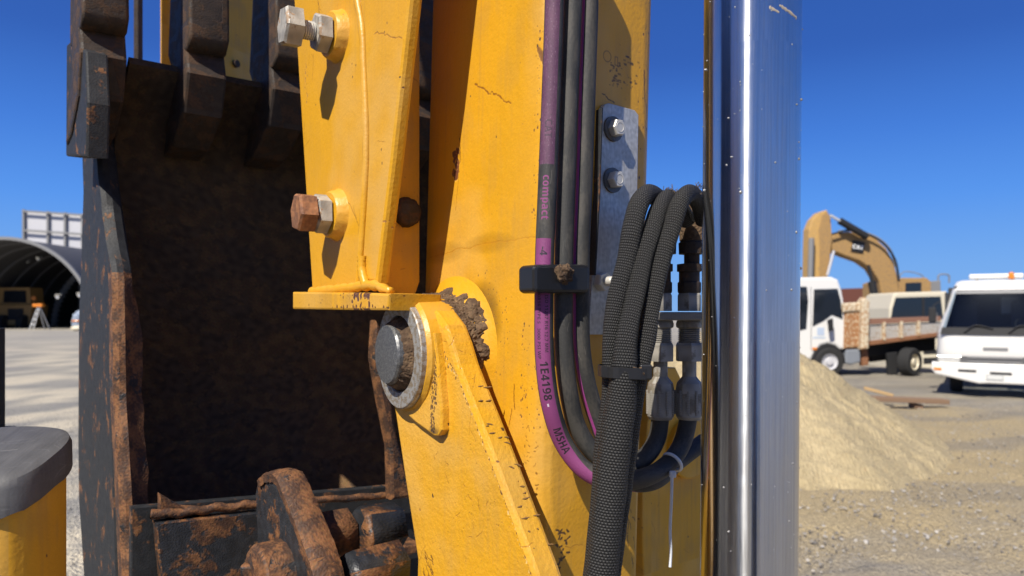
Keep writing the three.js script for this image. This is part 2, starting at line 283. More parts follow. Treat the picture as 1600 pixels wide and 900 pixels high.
{
  const n = 420, pos = [], col = [], uv = [], idx = [], ext = 420, warp = (t) => Math.sign(t) * (Math.abs(t) * 12 + ext * Math.abs(t) ** 5);
  for (let j = 0; j <= n; j++) for (let i = 0; i <= n; i++) {
    const x = warp(i / n * 2 - 1), z = warp(j / n * 2 - 1) - 5, near = 1 - sstep(10, 30, Math.hypot(x, z));
    pos.push(x, near * (0.022 * N2(x * 0.9, z * 0.9) + 0.014 * N2(x * 3.1, z * 3.1) + 0.006 * N2(x * 9, z * 9)), z); uv.push(x, z); col.push(...bandAt(x, z).map((v) => v / 0.5));
  }
  for (let j = 0; j < n; j++) for (let i = 0; i < n; i++) { const a = j * (n + 1) + i, b = a + n + 1; idx.push(a, b, a + 1, a + 1, b, b + 1); }
  const g = new THREE.BufferGeometry(); g.setAttribute('position', new THREE.Float32BufferAttribute(pos, 3)); g.setAttribute('color', new THREE.Float32BufferAttribute(col, 3)); g.setAttribute('uv', new THREE.Float32BufferAttribute(uv, 2)); g.setIndex(idx); g.computeVertexNormals();
  const q = rng(3), S = 1024, sz = 2.6;
  const hts = (i, j) => { const x = i / S * sz, y = j / S * sz; return 0.5 + 0.22 * N2(x * 18, y * 18) + 0.2 * N2(x * 42 + 3, y * 42) + 0.12 * N2(x * 95, y * 95); };
  const c = fill(S, S, (i, j) => { const h = hts(i, j), v = 0.5 * (0.62 + 0.75 * sat(h)) + 0.14 * (q() - 0.5); return [v, v * 0.985, v * 0.96]; });
  const bmp = grey(S, S, hts);
  struct('ground', g, std({ map: tex(c, true, sz, sz), bumpMap: tex(bmp, false, sz, sz), bumpScale: 0.035, vertexColors: true, roughness: 0.95 }));
  // loose stones in the gravel
  const st = new THREE.IcosahedronGeometry(1, 1); { const p = st.attributes.position; for (let i = 0; i < p.count; i++) { const x = p.getX(i), y = p.getY(i), z = p.getZ(i), k = 1 + 0.28 * N3(x * 1.3, y * 1.3, z * 1.3); p.setXYZ(i, x * k, y * k * 0.65, z * k); } st.computeVertexNormals(); }
  const cnt = 26000, im = new THREE.InstancedMesh(st, std({ color: lin(1, 1, 1), roughness: 0.9 }), cnt), m = new THREE.Matrix4(), e = new THREE.Euler(), Q = new THREE.Quaternion();
  for (let k = 0; k < cnt; k++) {
    const d = 3.6 + 12 * q() ** 1.5, a = k % 5 ? 0.12 + 0.7 * q() : -0.75 + 0.5 * q(), x = d * Math.sin(a), z = -d * Math.cos(a), s = 0.003 + 0.010 * q() ** 4;
    m.compose(V(x, 0.005, z), Q.setFromEuler(e.set(q() * 0.5, q() * 6.3, q() * 0.5)), V(s * (0.8 + 0.6 * q()), s, s * (0.8 + 0.6 * q()))); im.setMatrixAt(k, m);
    const v = 0.12 + 0.34 * q() ** 1.4, w = q(); im.setColorAt(k, lin(v, v * (0.95 - 0.05 * w), v * (0.88 - 0.14 * w)));
  }
  im.name = 'gravel_stones'; im.userData.kind = 'stuff'; scene.add(im);
}
{
  // sand heap: a cone slumped on one side, most of it behind the chrome rod
  const c = at(1150, 640, 9.4); c.y = 0;
  const nr = 110, na = 260, pos = [], col = [], idx = [], uv = [];
  for (let i = 0; i <= nr; i++) for (let k = 0; k <= na; k++) {
    const a = k / na * 2 * Math.PI, t = i / nr, rad = 2.62 * (1 + 0.12 * N2(Math.cos(a) * 1.2, Math.sin(a) * 1.2) + 0.03 * N2(Math.cos(a) * 6, Math.sin(a) * 6)), r = rad * t ** 0.9;
    const x = c.x + Math.cos(a) * r, z = c.z + Math.sin(a) * r;
    let h = 1.66 * Math.max(0, 1 - t) ** 1.22 * (1 - 0.18 * sstep(0.2, 0, t)) + 0.10 * (1 - t) * N2(x * 1.1, z * 1.1) + 0.03 * N2(x * 4, z * 4) * (1 - t * 0.6) + 0.011 * N2(x * 13, z * 13) + 0.005 * N2(x * 34, z * 34);
    pos.push(x, Math.max(h, 0) * sstep(1, 0.9, t) - 0.03 * sstep(0.9, 1, t) + 0.004, z); uv.push(x, z + h);
    const v = 0.5 + 0.35 * N2(x * 2, z * 2 + h * 3) + 0.2 * N2(x * 22, z * 22); col.push(...lerp([0.35, 0.28, 0.155], [0.44, 0.355, 0.205], sat(v)).map((q) => q / 0.5));
  }
  for (let i = 0; i < nr; i++) for (let k = 0; k < na; k++) { const a = i * (na + 1) + k, b = a + na + 1; idx.push(a, a + 1, b, b, a + 1, b + 1); }
  const g = new THREE.BufferGeometry(); g.setAttribute('position', new THREE.Float32BufferAttribute(pos, 3)); g.setAttribute('color', new THREE.Float32BufferAttribute(col, 3)); g.setAttribute('uv', new THREE.Float32BufferAttribute(uv, 2)); g.setIndex(idx); g.computeVertexNormals();
  const q = rng(6), S = 512, hts = (i, j) => { const x = i / S * 1.3, y = j / S * 1.3; return 0.5 + 0.25 * N2(x * 30, y * 30) + 0.2 * N2(x * 80, y * 80); };
  const cv = fill(S, S, (i, j) => { const v = 0.5 * (0.7 + 0.58 * sat(hts(i, j))) + 0.15 * (q() - 0.5), sp = q(); return sp < 0.012 ? [0.3, 0.2, 0.14] : sp < 0.02 ? [0.2, 0.21, 0.24] : sp < 0.026 ? [0.75, 0.75, 0.75] : [v, v, v]; });
  const o = struct('sand_heap', g, std({ map: tex(cv, true, 1.3, 1.3), bumpMap: tex(grey(S, S, hts), false, 1.3, 1.3), bumpScale: 0.02, vertexColors: true, roughness: 1 }), 'structure');
}

// ---------------------------------------------------------------- the excavator's arm
const armT = thing('excavator_stick', 'big yellow excavator arm with hoses down its corner, filling the middle', 'excavator arm', arm(-0.1, -0.2, 0.95));
{
  const W = 0.198, D = 0.30, lean = 0.0267, Y0 = 0.95, Y1 = 3.3, rows = 60, prof = [];   // prof: [across, depth, perimeter]
  prof.push([0, -D + 0.02]);
  for (let k = 1; k < 8; k++) prof.push([0, -D + 0.02 + (D - 0.048) * k / 8]);
  for (let k = 0; k <= 8; k++) { const a = k / 8 * Math.PI / 2; prof.push([-0.028 + 0.028 * Math.cos(a), -0.028 + 0.028 * Math.sin(a)]); }
  for (let k = 0; k <= 10; k++) { const a = Math.PI / 2 + k / 10 * Math.PI / 2; prof.push([-W + 0.034 + 0.034 * Math.cos(a), -0.034 + 0.034 * Math.sin(a)]); }
  prof.push([-W, -D + 0.02], [-W + 0.02, -D], [-0.02, -D], [0, -D + 0.02]);
  let per = 0; const P = prof.map((p, i) => { if (i) per += Math.hypot(p[0] - prof[i - 1][0], p[1] - prof[i - 1][1]); return [...p, per]; });
  const pos = [], uv = [], idx = [];
  for (let j = 0; j <= rows; j++) {
    const y = Y0 + (Y1 - Y0) * j / rows;
    for (const [a, b, s] of P) { const p = arm(a, b, y); pos.push(p.x + lean * (y - EYE), y, p.z); uv.push(s, y); }
  }
  const n = P.length;
  for (let j = 0; j < rows; j++) for (let i = 0; i < n - 1; i++) { const a = j * n + i, b = a + n; idx.push(a, a + 1, b, b, a + 1, b + 1); }
  let g = new THREE.BufferGeometry(); g.setAttribute('position', new THREE.Float32BufferAttribute(pos, 3)); g.setAttribute('uv', new THREE.Float32BufferAttribute(uv, 2)); g.setIndex(idx);
  g = toCreasedNormals(g, 0.5);
  const side = sideP(0), front = frontP(0), sideLen = D - 0.02 - 0.028;
  const m = yellow(1024, 2048, 0.8, 1.6, { seed: 3, ox: 0, oy: 1.0, chips: 150, scratch: 26, dirt: 0.55, marks(pen) {
    const S = (px, py) => { const [, y] = side.pt(px, py), p = side.hit(px, py), b = p.clone().sub(CORNER).dot(W_); return pen.toC([sideLen + b + 0.028, y + EYE]); };
    const Fr = (px, py) => { const [, y] = front.pt(px, py), p = front.hit(px, py), a = -p.clone().sub(CORNER).dot(U); return pen.toC([sideLen + 0.028 * 1.571 + (a - 0.028), y + EYE]); };
    const mm = pen.mx / 1000;
    pen.jag(S(829, 72), S(842, 104), 6 * mm, 8, 0.08, '#7a5328', 0.75); pen.jag(S(842, 100), S(850, 118), 4 * mm, 6, 0.1, '#7a5328', 0.7);
    pen.jag(S(733, 132), S(757, 146), 2.2 * mm, 7, 0.1, '#80511f', 0.8); pen.jag(S(757, 146), S(789, 163), 1.8 * mm, 8, 0.12, '#80511f', 0.75);
    for (let k = 0; k < 9; k++) { const [x, y] = S(706 + (pen.r() - 0.5) * 7, 236 + k * 4.6); pen.chip(x, y, (5 + 3 * pen.r()) * mm, '#5a3328'); }
    pen.jag(S(711, 215), S(713, 255), 1.6 * mm, 6, 0.05, '#5a3a1a', 0.8); pen.jag(S(714, 185), S(708, 330), 1.1 * mm, 14, 0.02, '#7a4a18', 0.5);
    pen.jag(S(806, 600), S(809, 640), 1.4 * mm, 8, 0.06, '#6b3e12', 0.6); pen.jag(S(803, 640), S(796, 690), 1.3 * mm, 8, 0.06, '#6b3e12', 0.5);
    for (let k = 0; k < 60; k++) { const [x, y] = S(826 + pen.r() * 12, 20 + k * 6 + pen.r() * 20); pen.chip(x, y, (0.6 + 1.9 * pen.r() ** 3) * mm); }
    for (let k = 0; k < 70; k++) { const [x, y] = S(815 + pen.r() * 28, 470 + pen.r() * 200); pen.chip(x, y, (0.5 + 1.6 * pen.r() ** 3) * mm); }
    for (let k = 0; k < 26; k++) { const [x, y] = S(825 + pen.r() * 20, 660 + pen.r() * 110); pen.jag([x, y], [x + 9 * mm * (pen.r() - 0.5), y + 9 * mm * (pen.r() - 0.3)], (0.5 + pen.r()) * mm, 4, 0.2, '#7a531f', 0.55); }
    for (let k = 0; k < 26; k++) { const [x, y] = S(860 + pen.r() * 22, 845 + pen.r() * 70); pen.jag([x, y], [x + 12 * mm * (pen.r() - 0.5), y + 10 * mm * (pen.r() - 0.5)], 2 * mm, 4, 0.25, '#4c3722', 0.7); }
    for (const [x, y, a, b] of [[690, 395, 60, 18], [760, 380, 60, 16]]) { const [u, v] = S(x, y); pen.smear(u, v, a * mm, b * mm, '#a46a12', 0.35); }
    pen.jag(S(668, 403), S(740, 383), 1.4 * mm, 14, 0.03, '#a86f17', 0.5); pen.jag(S(740, 383), S(835, 370), 1.4 * mm, 14, 0.02, '#a86f17', 0.35);
    // soil smeared onto the paint below and beside the pin boss
    for (const [x, y, rx, ry, al] of [[752, 470, 40, 30, 0.5], [768, 505, 26, 40, 0.55], [752, 560, 16, 50, 0.7], [757, 600, 10, 30, 0.6], [735, 462, 40, 14, 0.5]]) pen.smear(...S(x, y), rx * mm, ry * mm, '#5a3c20', al);
    for (let k = 0; k < 260; k++) { const a = -1.4 + 2.6 * pen.r(), l = 70 + 40 * pen.r() ** 2, [x, y] = S(700 + Math.cos(a) * l, 520 - Math.sin(a) * l * 1.05); pen.chip(x, y, (0.3 + 1.1 * pen.r() ** 3) * mm, '#5e4226'); }
    // worn print on the front face, too rubbed to read
    for (let k = 0; k < 60; k++) { const [x, y] = Fr(942 + pen.r() * 44, 86 + pen.r() * 52); pen.A.fillStyle = '#3a2c1c'; pen.A.globalAlpha = 0.25 + 0.4 * pen.r(); pen.A.fillRect(x, y, (1 + 5 * pen.r()) * mm, (1 + 2 * pen.r()) * mm); } pen.A.globalAlpha = 1;
    pen.A.strokeStyle = '#4a3620'; pen.A.globalAlpha = 0.5; pen.A.lineWidth = 1.3 * mm; { const [x, y] = Fr(938, 88); pen.A.beginPath(); pen.A.arc(x, y, 7 * mm, 0, 6.3); pen.A.stroke(); const [x2, y2] = Fr(952, 96); pen.A.strokeRect(x2 - 2 * mm, y2 - 6 * mm, 5 * mm, 11 * mm); } pen.A.globalAlpha = 1;
    pen.jag(Fr(931, 146), Fr(950, 162), 1.3 * mm, 6, 0.1, '#3a2c1c', 0.7); pen.jag(Fr(996, 110), Fr(1004, 175), 2 * mm, 9, 0.06, '#7c5420', 0.7);
    for (let k = 0; k < 24; k++) { const [x, y] = Fr(986 + pen.r() * 30, 10 + pen.r() * 330); pen.chip(x, y, (0.8 + 2 * pen.r() ** 2) * mm); }
    for (let k = 0; k < 20; k++) { const [x, y] = Fr(975 + pen.r() * 30, 780 + pen.r() * 100); pen.jag([x, y], [x + 3 * mm, y + 18 * mm * pen.r()], 1.4 * mm, 4, 0.2, '#6d4a1c', 0.6); }
  } });
  part('arm_beam', g, m, armT);
}
// pin boss on the arm's side, flared into it
const pinPlane = sideP(0.088), pinC = pinPlane.hit(626, 553), pinOnArm = pinC.clone().addScaledVector(U, -0.088);
part('pin_boss', boxUV(axial(pinOnArm, U, [[0.115, -0.004], [0.104, 0.001], [0.092, 0.006], [0.083, 0.014], [0.081, 0.022], [0.08, 0.03], [0.077, 0.033], [0, 0.033]], 56)), M.yel, armT);

// bolted guard plates to the left of the arm
{
  const A = sideP(0.1), pm = yellow(1024, 1024, 0.62, 0.62, { seed: 7, ox: -0.6, oy: -0.05, chips: 50, scratch: 10, dirt: 0.35, marks(pen) {
    const S = (px, py) => pen.toC(A.pt(px, py)), mm = pen.mx / 1000;
    for (let k = 0; k < 14; k++) { const [x, y] = S(476 + 5 * pen.r(), 100 + k * 4.6); pen.chip(x, y, (1 + 2.2 * pen.r()) * mm, '#9a6a3a'); }
    pen.jag(S(496, -10), S(500, 30), 1 * mm, 8, 0.03, '#5d3b16', 0.8); pen.jag(S(490, 85), S(488, 125), 0.9 * mm, 8, 0.03, '#7a4d1c', 0.6);
    for (let k = 0; k < 12; k++) { const [x, y] = S(470 + 12 * pen.r(), 150 + 280 * pen.r()); pen.jag([x, y], [x, y + 12 * mm], 0.8 * mm, 5, 0.1, '#7a4d1c', 0.55); }
    for (const [x, y] of [[608, 52], [612, 38], [550, 100], [556, 102], [551, 120], [603, 235], [604, 256]]) pen.chip(...S(x, y), 1.8 * mm);
    pen.jag(S(592, 54), S(634, 62), 1.5 * mm, 9, 0.08, '#8a5a20', 0.75);
    pen.jag(S(545, 318), S(565, 358), 0.9 * mm, 8, 0.08, '#6b431d', 0.8); pen.jag(S(552, 322), S(557, 345), 0.8 * mm, 6, 0.08, '#6b431d', 0.7);
  } });
  const plate = part('guard_plate', slab(A, [[420, -640], [697, -640], [641, 0], [613, 250], [588, 442], [488, 455]], 0.018), pm, armT);
  part('rib', slab(sideP(0.107), [[530, -640], [560, 0], [568, 47], [570, 111], [574, 194], [574, 250], [571, 312], [565, 402], [561, 440], [589, 443], [613, 250], [640, 0], [696, -640]], 0.02, { bevel: 0.006 }), pm, plate);
  const wa = sideP(0.103), wp = [[531, -600], [545, -200], [560, 0], [567, 47], [570, 111], [573, 194], [573, 250], [570, 312], [564, 402], [560, 444]].map(([x, y]) => wa.hit(x, y));
  part('weld_bead', boxUV(tube(wp, (t) => 0.0062 * (1 + 0.08 * Math.sin(t * 150)), { seg: 160, rad: 10, wob: 0.14 })), M.yel, plate);
  const B = frontP(-0.265);
  const bp = part('back_plate', slab(B, [[603, -640], [655, -640], [656, 0], [656, 440], [650, 458], [640, 466], [603, 466]], 0.02), M.yelDull, armT);
  part('bolt_head', lumps(axial(B.hit(634, 332), W_, [[0, 0.012], [0.016, 0.012], [0.021, 0.009], [0.022, 0], [0.02, -0.002]], 30), 0.0012, 120), M.boltDark, bp);
  const Cp = sideP(0.128), fm = yellow(512, 256, 0.3, 0.15, { seed: 9, ox: -0.33, oy: -0.02, chips: 120, scratch: 6, dirt: 0.8, marks(pen) {
    const S = (px, py) => pen.toC(Cp.pt(px, py)), mm = pen.mx / 1000;
    for (let k = 0; k < 26; k++) { const [x, y] = S(550 + 28 * pen.r(), 459 + 6 * pen.r() + (pen.r() < 0.3 ? 12 : 0)); pen.chip(x, y, (2 + 3 * pen.r()) * mm, '#4a2c28'); }
    for (let k = 0; k < 12; k++) { const [x, y] = S(457 + 5 * pen.r(), 456 + 26 * pen.r()); pen.chip(x, y, (2 + 2 * pen.r()) * mm, '#5a3022'); }
    for (let k = 0; k < 40; k++) { const [x, y] = S(462 + 170 * pen.r(), 478 + 5 * pen.r()); pen.chip(x, y, (1 + 2.6 * pen.r()) * mm, '#54301e'); }
  } });
  const fl = part('base_flange', slab(Cp, [[457, 456], [560, 457], [608, 459], [606, 485], [560, 485], [457, 483]], 0.08, { bevel: 0.003 }), fm, armT);
  const fw = sideP(0.11); part('weld_bead', boxUV(tube([[486, 455], [520, 453], [556, 449], [575, 446], [592, 448], [610, 455]].map(([x, y]) => fw.hit(x, y)), (t) => 0.0055 + 0.002 * Math.sin(t * 3.1) + 0.001 * Math.sin(t * 70), { seg: 70, rad: 10, wob: 0.2 })), M.yel, fl);
  part('weld_bead', boxUV(tube([[566, 400], [566, 420], [570, 440], [574, 450]].map(([x, y]) => fw.hit(x, y)), 0.0065, { seg: 30, rad: 10, wob: 0.25 })), M.yel, fl);
  // two set bolts through welded bosses
  const setBolt = (px, py, len, headM, label) => {
    const c = A.hit(px, py), up = (h) => c.clone().addScaledVector(UX, h), thr = [];
    part('bolt_boss', boxUV(axial(c, U, [[0.042, -0.002], [0.038, 0.004], [0.0355, 0.013], [0.033, 0.016], [0, 0.016]], 36)), M.yel, armT);
    for (let h = 0.014; h < len - 0.02; h += 0.0034) thr.push([0.0118, h], [0.0142, h + 0.0009], [0.0142, h + 0.0014], [0.0118, h + 0.0026]);
    const b = part('set_bolt', hex(up(len - 0.026), UX, 0.0305, 0.026, 0.35), headM, armT, label);
    part('thread', boxUV(axial(c, UX, thr, 30, 0.3)), M.zinc, b);
    part('lock_nut', hex(up(0.0165), UX, 0.030, 0.02, 0.1, 0.012), M.boltTan, b);
  };
  setBolt(528, 57, 0.085, M.boltTan, 'zinc grey bolt with long bare thread'); setBolt(527, 336, 0.064, M.boltRust, 'orange rusty bolt head');
}
// galvanised bracket on the front face
const bracketP = frontP(0.013);
{
  const b = part('hose_bracket', slab(bracketP, [[945, 163], [952, 161], [992, 172], [998, 180], [996, 300], [990, 400], [975, 523], [919, 523], [928, 400], [935, 300], [940, 172]], 0.008, { bevel: 0.001 }), M.galv, armT);
  part('shade_toned_flange', slab(sideP(-0.052), [[931, 172], [940, 168], [936, 300], [929, 430], [918, 430], [927, 300]], 0.003, { bevel: 0.0008 }), M.blackSteel, b);  // flange coloured black for the shadow the hoses throw on it
  const small = (px, py, r, h, m, ws = 1.45) => {
    const c = bracketP.hit(px, py);
    const k = part('bolt', hex(c.clone().addScaledVector(W_, 0.0025), W_, r, h, 0.2), m, b);
    part('washer', boxUV(axial(c, W_, [[0, 0.003], [r * ws, 0.003], [r * ws, 0], [r * ws, -0.002]], 30)), M.darkSteel, k);
    const pts = []; for (let a = 0; a < 6.2; a += 0.5) pts.push(c.clone().addScaledVector(W_, h + 0.0022).addScaledVector(U, Math.cos(a) * r * 0.55).addScaledVector(UP, Math.sin(a) * r * 0.55));
    part('raised_mark', boxUV(tube(pts, r * 0.07, { seg: 30, rad: 5 })), m, k);
  };
  small(957, 202, 0.0112, 0.0115, M.zinc); small(956, 282, 0.0112, 0.0115, M.zinc);
  const c = bracketP.hit(938, 440);
  const k = part('bolt', hex(c, W_, 0.0125, 0.011, 0.5), M.zinc, b, 'dusty pale nut on a short stud');
  part('stud', boxUV(axial(c, W_, [[0.006, 0], [0.006, 0.021], [0.005, 0.023], [0, 0.023]], 20)), M.zinc, k);
}
// black rubber clamp across the three hoses
{
  const pl = frontP(0.057), rr = (x0, y0, x1, y1, r) => { const o = []; for (const [cx, cy, a] of [[x1 - r, y0 + r, -90], [x1 - r, y1 - r, 0], [x0 + r, y1 - r, 90], [x0 + r, y0 + r, 180]]) for (let k = 0; k <= 5; k++) { const t = (a + k * 18) * Math.PI / 180; o.push([cx + r * Math.cos(t), cy + r * Math.sin(t)]); } return o; };
  const cl = part('hose_clamp', slab(pl, rr(835, 413, 922, 458, 8), 0.03, { bevel: 0.004 }), M.plastic, armT);
  const c = pl.hit(881, 428); const s = new THREE.SphereGeometry(0.0125, 24, 16); s.scale(1.05, 0.9, 0.5); s.applyMatrix4(ARMQ); s.translate(c.x, c.y, c.z);
  part('mud_clod', lumps(s, 0.0035, 130, 3), M.mud, cl);
}

// ---------------------------------------------------------------- link from the pin down to the bucket
const linkT = thing('bucket_link', 'yellow link plate with worn edges running down from the big round pin', 'link arm', pinC.clone().setY(1.0));
{
  const L = sideP(0.072), lm = yellow(1024, 1024, 0.62, 0.62, { seed: 13, ox: -0.3, oy: -0.42, chips: 60, scratch: 20, dirt: 0.6, grain: 0.34, bump: 0.0017, marks(pen) {
    const S = (px, py) => pen.toC(L.pt(px, py)), mm = pen.mx / 1000;
    const ridge = [[676, 530], [692, 548], [728, 607], [745, 650], [762, 694], [790, 770], [812, 830], [836, 900]];
    for (let k = 0; k < 520; k++) { const t = pen.r() * 6.99, i = t | 0, f = t - i, [x, y] = S(ridge[i][0] + (ridge[i + 1][0] - ridge[i][0]) * f - 1 - 7 * pen.r() ** 2, ridge[i][1] + (ridge[i + 1][1] - ridge[i][1]) * f); pen.chip(x, y, (0.5 + 1.7 * pen.r() ** 2) * mm, pen.r() < 0.45 ? '#d9b77a' : undefined); }
    for (let k = 0; k < 260; k++) { const t = pen.r(), [x, y] = S(684 + 10 * pen.r() * (1 - t) + 6 * pen.r(), 550 + 128 * t); pen.chip(x, y, (0.6 + 1.9 * pen.r() ** 2) * mm, '#4b3626'); }
    for (let k = 0; k < 300; k++) { const [x, y] = S(640 + 190 * pen.r(), 690 + 210 * pen.r()); pen.chip(x, y, (0.35 + 0.7 * pen.r() ** 3) * mm, '#8a5a20'); }
    pen.smear(...S(690, 675), 16 * mm, 10 * mm, '#3a2a1c', 0.7);
    for (let k = 0; k < 30; k++) { const [x, y] = S(660 + 16 * pen.r(), 860 + 50 * pen.r()); pen.jag([x, y], [x + 6 * mm, y + 14 * mm * pen.r()], 1.2 * mm, 4, 0.2, '#6b4620', 0.7); }
    pen.chip(...S(676, 775), 3 * mm);
    for (let k = 0; k < 12; k++) { const [x, y] = S(670 + 90 * pen.r(), 700 + 150 * pen.r()); pen.jag([x, y], [x + 20 * mm * (pen.r() - 0.5), y + 24 * mm * (pen.r() - 0.5)], 0.9 * mm, 6, 0.1, '#8a5c22', 0.5); }
  } });
  const body = part('link_plate', slab(L, [[606, 600], [616, 645], [634, 765], [655, 900], [664, 990], [866, 990], [836, 895], [790, 770], [762, 694], [745, 650], [728, 607], [714, 570], [704, 535], [694, 508], [678, 486], [656, 474], [632, 474], [614, 492], [600, 522], [596, 560]], 0.036, { bevel: 0.006 }), lm, linkT);
  { // nicks knocked into the plate's front edge
    const rd = [[692, 548], [728, 607], [745, 650], [762, 694], [790, 770], [812, 830], [836, 900]].map(([x, y]) => L.hit(x, y)), cv = new THREE.CatmullRomCurve3(rd), q = rng(44), list = [];
    for (let k = 0; k < 24; k++) { const t = 0.12 + 0.86 * q(), a0 = 0.007 + 0.02 * q(), l = 0.003 + 0.011 * q(), bend = (q() - 0.5) * 0.02, P = []; for (let i = 0; i <= 4; i++) { const f = i / 4; P.push(cv.getPoint(Math.min(1, t + bend * f * f + 0.004 * f)).addScaledVector(U, -(a0 + l * f)).addScaledVector(W_, -0.0003)); } list.push(tube(P, (f) => 0.0003 + 0.0009 * Math.sin(Math.PI * f) * (0.6 + q()), { seg: 8, rad: 6 })); }
    const nk = part('worn_nicks', boxUV(join(list)), std({ color: lin(0.22, 0.115, 0.035), roughness: 0.85 }), body); nk.userData.kind = 'stuff';
  }
  const eye = part('link_eye', boxUV(axial(pinC.clone().addScaledVector(UX, -0.056), UX, [[0, 0], [0.0785, 0], [0.08, 0.004], [0.08, 0.047], [0.0765, 0.052], [0.05, 0.052]], 64)), M.yel, linkT);
  part('pad', slab(sideP(0.0835), [[622, 636], [650, 661], [678, 681], [684, 681], [690, 672], [690, 640], [684, 570], [678, 520], [640, 520], [615, 580]], 0.014, { bevel: 0.0025 }), lm, body);
  const ring = part('washer', boxUV(axial(pinC.clone().addScaledVector(UX, -0.006), UX, [[0.046, 0], [0.0735, 0], [0.0745, 0.0015], [0.0745, 0.0085], [0.073, 0.01], [0.053, 0.01], [0.0515, 0.0085], [0.0515, -0.004], [0.03, -0.004]], 64)), (() => {
    const n = 256, q = rng(4), c = fill(n, n, (i, j) => { const x = i / n * 3, y = j / n * 3, k = sstep(0.35, 0.75, 0.5 + 0.4 * N2(x * 3, y * 3) + 0.3 * N2(x * 11, y * 11)), v = 0.34 + 0.1 * q(); return lerp([v, v * 0.98, v * 0.93], [0.27, 0.215, 0.15], k); });
    return std({ map: tex(c, true, 0.1, 0.1), metalness: 0.5, roughness: 0.55 });
  })(), linkT);
  const pinM = (() => {
    const n = 512, q = rng(14), c = fill(n, n, (i, j) => { const x = i / n, y = j / n, k = sstep(0.4, 0.8, 0.5 + 0.35 * N2(x * 16, y * 16) + 0.3 * N2(x * 40, y * 40)), v = 0.10 + 0.03 * N2(x * 30, y * 30) + 0.02 * q(); return lerp([v, v * 1.02, v * 1.04], [0.2, 0.2, 0.195], k * 0.6); });
    const X = c.getContext('2d'); for (let k = 0; k < 160; k++) { X.strokeStyle = q() < 0.6 ? '#b8bab8' : '#3c3f40'; X.globalAlpha = 0.4; X.lineWidth = 1 + 5 * q() ** 3; const x = q() * n, y = q() * n; X.beginPath(); X.moveTo(x, y); X.lineTo(x + (q() - 0.5) * 60, y + (q() - 0.5) * 60); X.stroke(); }
    return std({ map: tex(c, true, 0.11, 0.11), metalness: 0.45, roughness: 0.45 });
  })();
  const pin = part('pin', boxUV(axial(pinC.clone().addScaledVector(UX, -0.02), UX, [[0.041, 0], [0.041, 0.0385], [0.039, 0.0415], [0.033, 0.042], [0, 0.042]], 56)), pinM, linkT, 'dark scuffed steel pin end');
  part('packed_dirt', lumps(axial(pinC.clone().addScaledVector(UX, -0.004), UX, [[0.039, 0.02], [0.0435, 0.017], [0.049, 0.005], [0.0525, 0.0005]], 90), 0.0022, 95, 5), M.mud, pin);
  // mud caked in the gap between link and arm
  const mudG = []; {
    const pos = [], idx = [], na = 120, nh = 34; const base = pinOnArm, e1 = W_, e2 = UP;
    for (let i = 0; i <= na; i++) for (let k = 0; k <= nh; k++) {
      const a = (100 - 112 * i / na) * Math.PI / 180, t = k / nh, edge = Math.min(1, i / 8, (na - i) / 10);
      const end = 0.05 + 0.012 * N2(a * 3, 4) + 0.006 * N2(a * 11, 2), st = 0.001, h = st + (end - st) * t, prof = Math.sin(Math.PI * Math.min(1, Math.max(0, t))) ** 0.5;
      const r = 0.0765 + 0.0045 * Math.min(1, 6 * t, 6 * (1 - t)) + 0.002 * prof * edge * (1 + 0.3 * N2(a * 4, t * 3)) + 0.014 * edge * (1 - sstep(0, 0.5, t)) * sstep(-0.5, 0.6, N2(a * 2.6, 1)) + 0.0016 * prof * N3(a * 22, t * 9, 2) + 0.0011 * N3(a * 70, t * 26, 7);
      const p = base.clone().addScaledVector(U, h).addScaledVector(e1, Math.cos(a) * r).addScaledVector(e2, Math.sin(a) * r); pos.push(p.x, p.y, p.z);
    }
    for (let i = 0; i < na; i++) for (let k = 0; k < nh; k++) { const a = i * (nh + 1) + k, b = a + nh + 1; idx.push(a, a + 1, b, b, a + 1, b + 1); }
    const g = new THREE.BufferGeometry(); g.setAttribute('position', new THREE.Float32BufferAttribute(pos, 3)); g.setIndex(idx); g.computeVertexNormals(); mudG.push(boxUV(g));
    for (const [a, h, s] of [[97, 0.046, 0.006], [26, 0.004, 0.014], [10, 0.006, 0.012], [-8, 0.012, 0.008], [64, 0.006, 0.012], [44, 0.004, 0.017], [34, 0.0, 0.016]]) { const k = a * Math.PI / 180, p = base.clone().addScaledVector(U, h).addScaledVector(e1, Math.cos(k) * 0.079).addScaledVector(e2, Math.sin(k) * 0.079), b = new THREE.IcosahedronGeometry(s, 4); b.translate(p.x, p.y, p.z); mudG.push(lumps(b, s * 0.3, 48, a)); }
  }
  part('caked_mud', join(mudG), M.mud, linkT);
}
// the matching link beyond the arm
{
  const P = frontP(-0.27), t = thing('bucket_link', 'shaded yellow link plate seen between the arm and the chrome rod', 'link arm', P.hit(1060, 1000).setY(0.9));
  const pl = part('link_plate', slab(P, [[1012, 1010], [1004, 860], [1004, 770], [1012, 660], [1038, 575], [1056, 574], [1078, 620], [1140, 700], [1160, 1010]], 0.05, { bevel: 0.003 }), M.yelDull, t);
  part('boss', boxUV(axial(P.hit(1072, 700), W_, [[0.06, -0.01], [0.06, 0.012], [0.057, 0.015], [0, 0.015]], 40)), M.yelDull, pl);
}

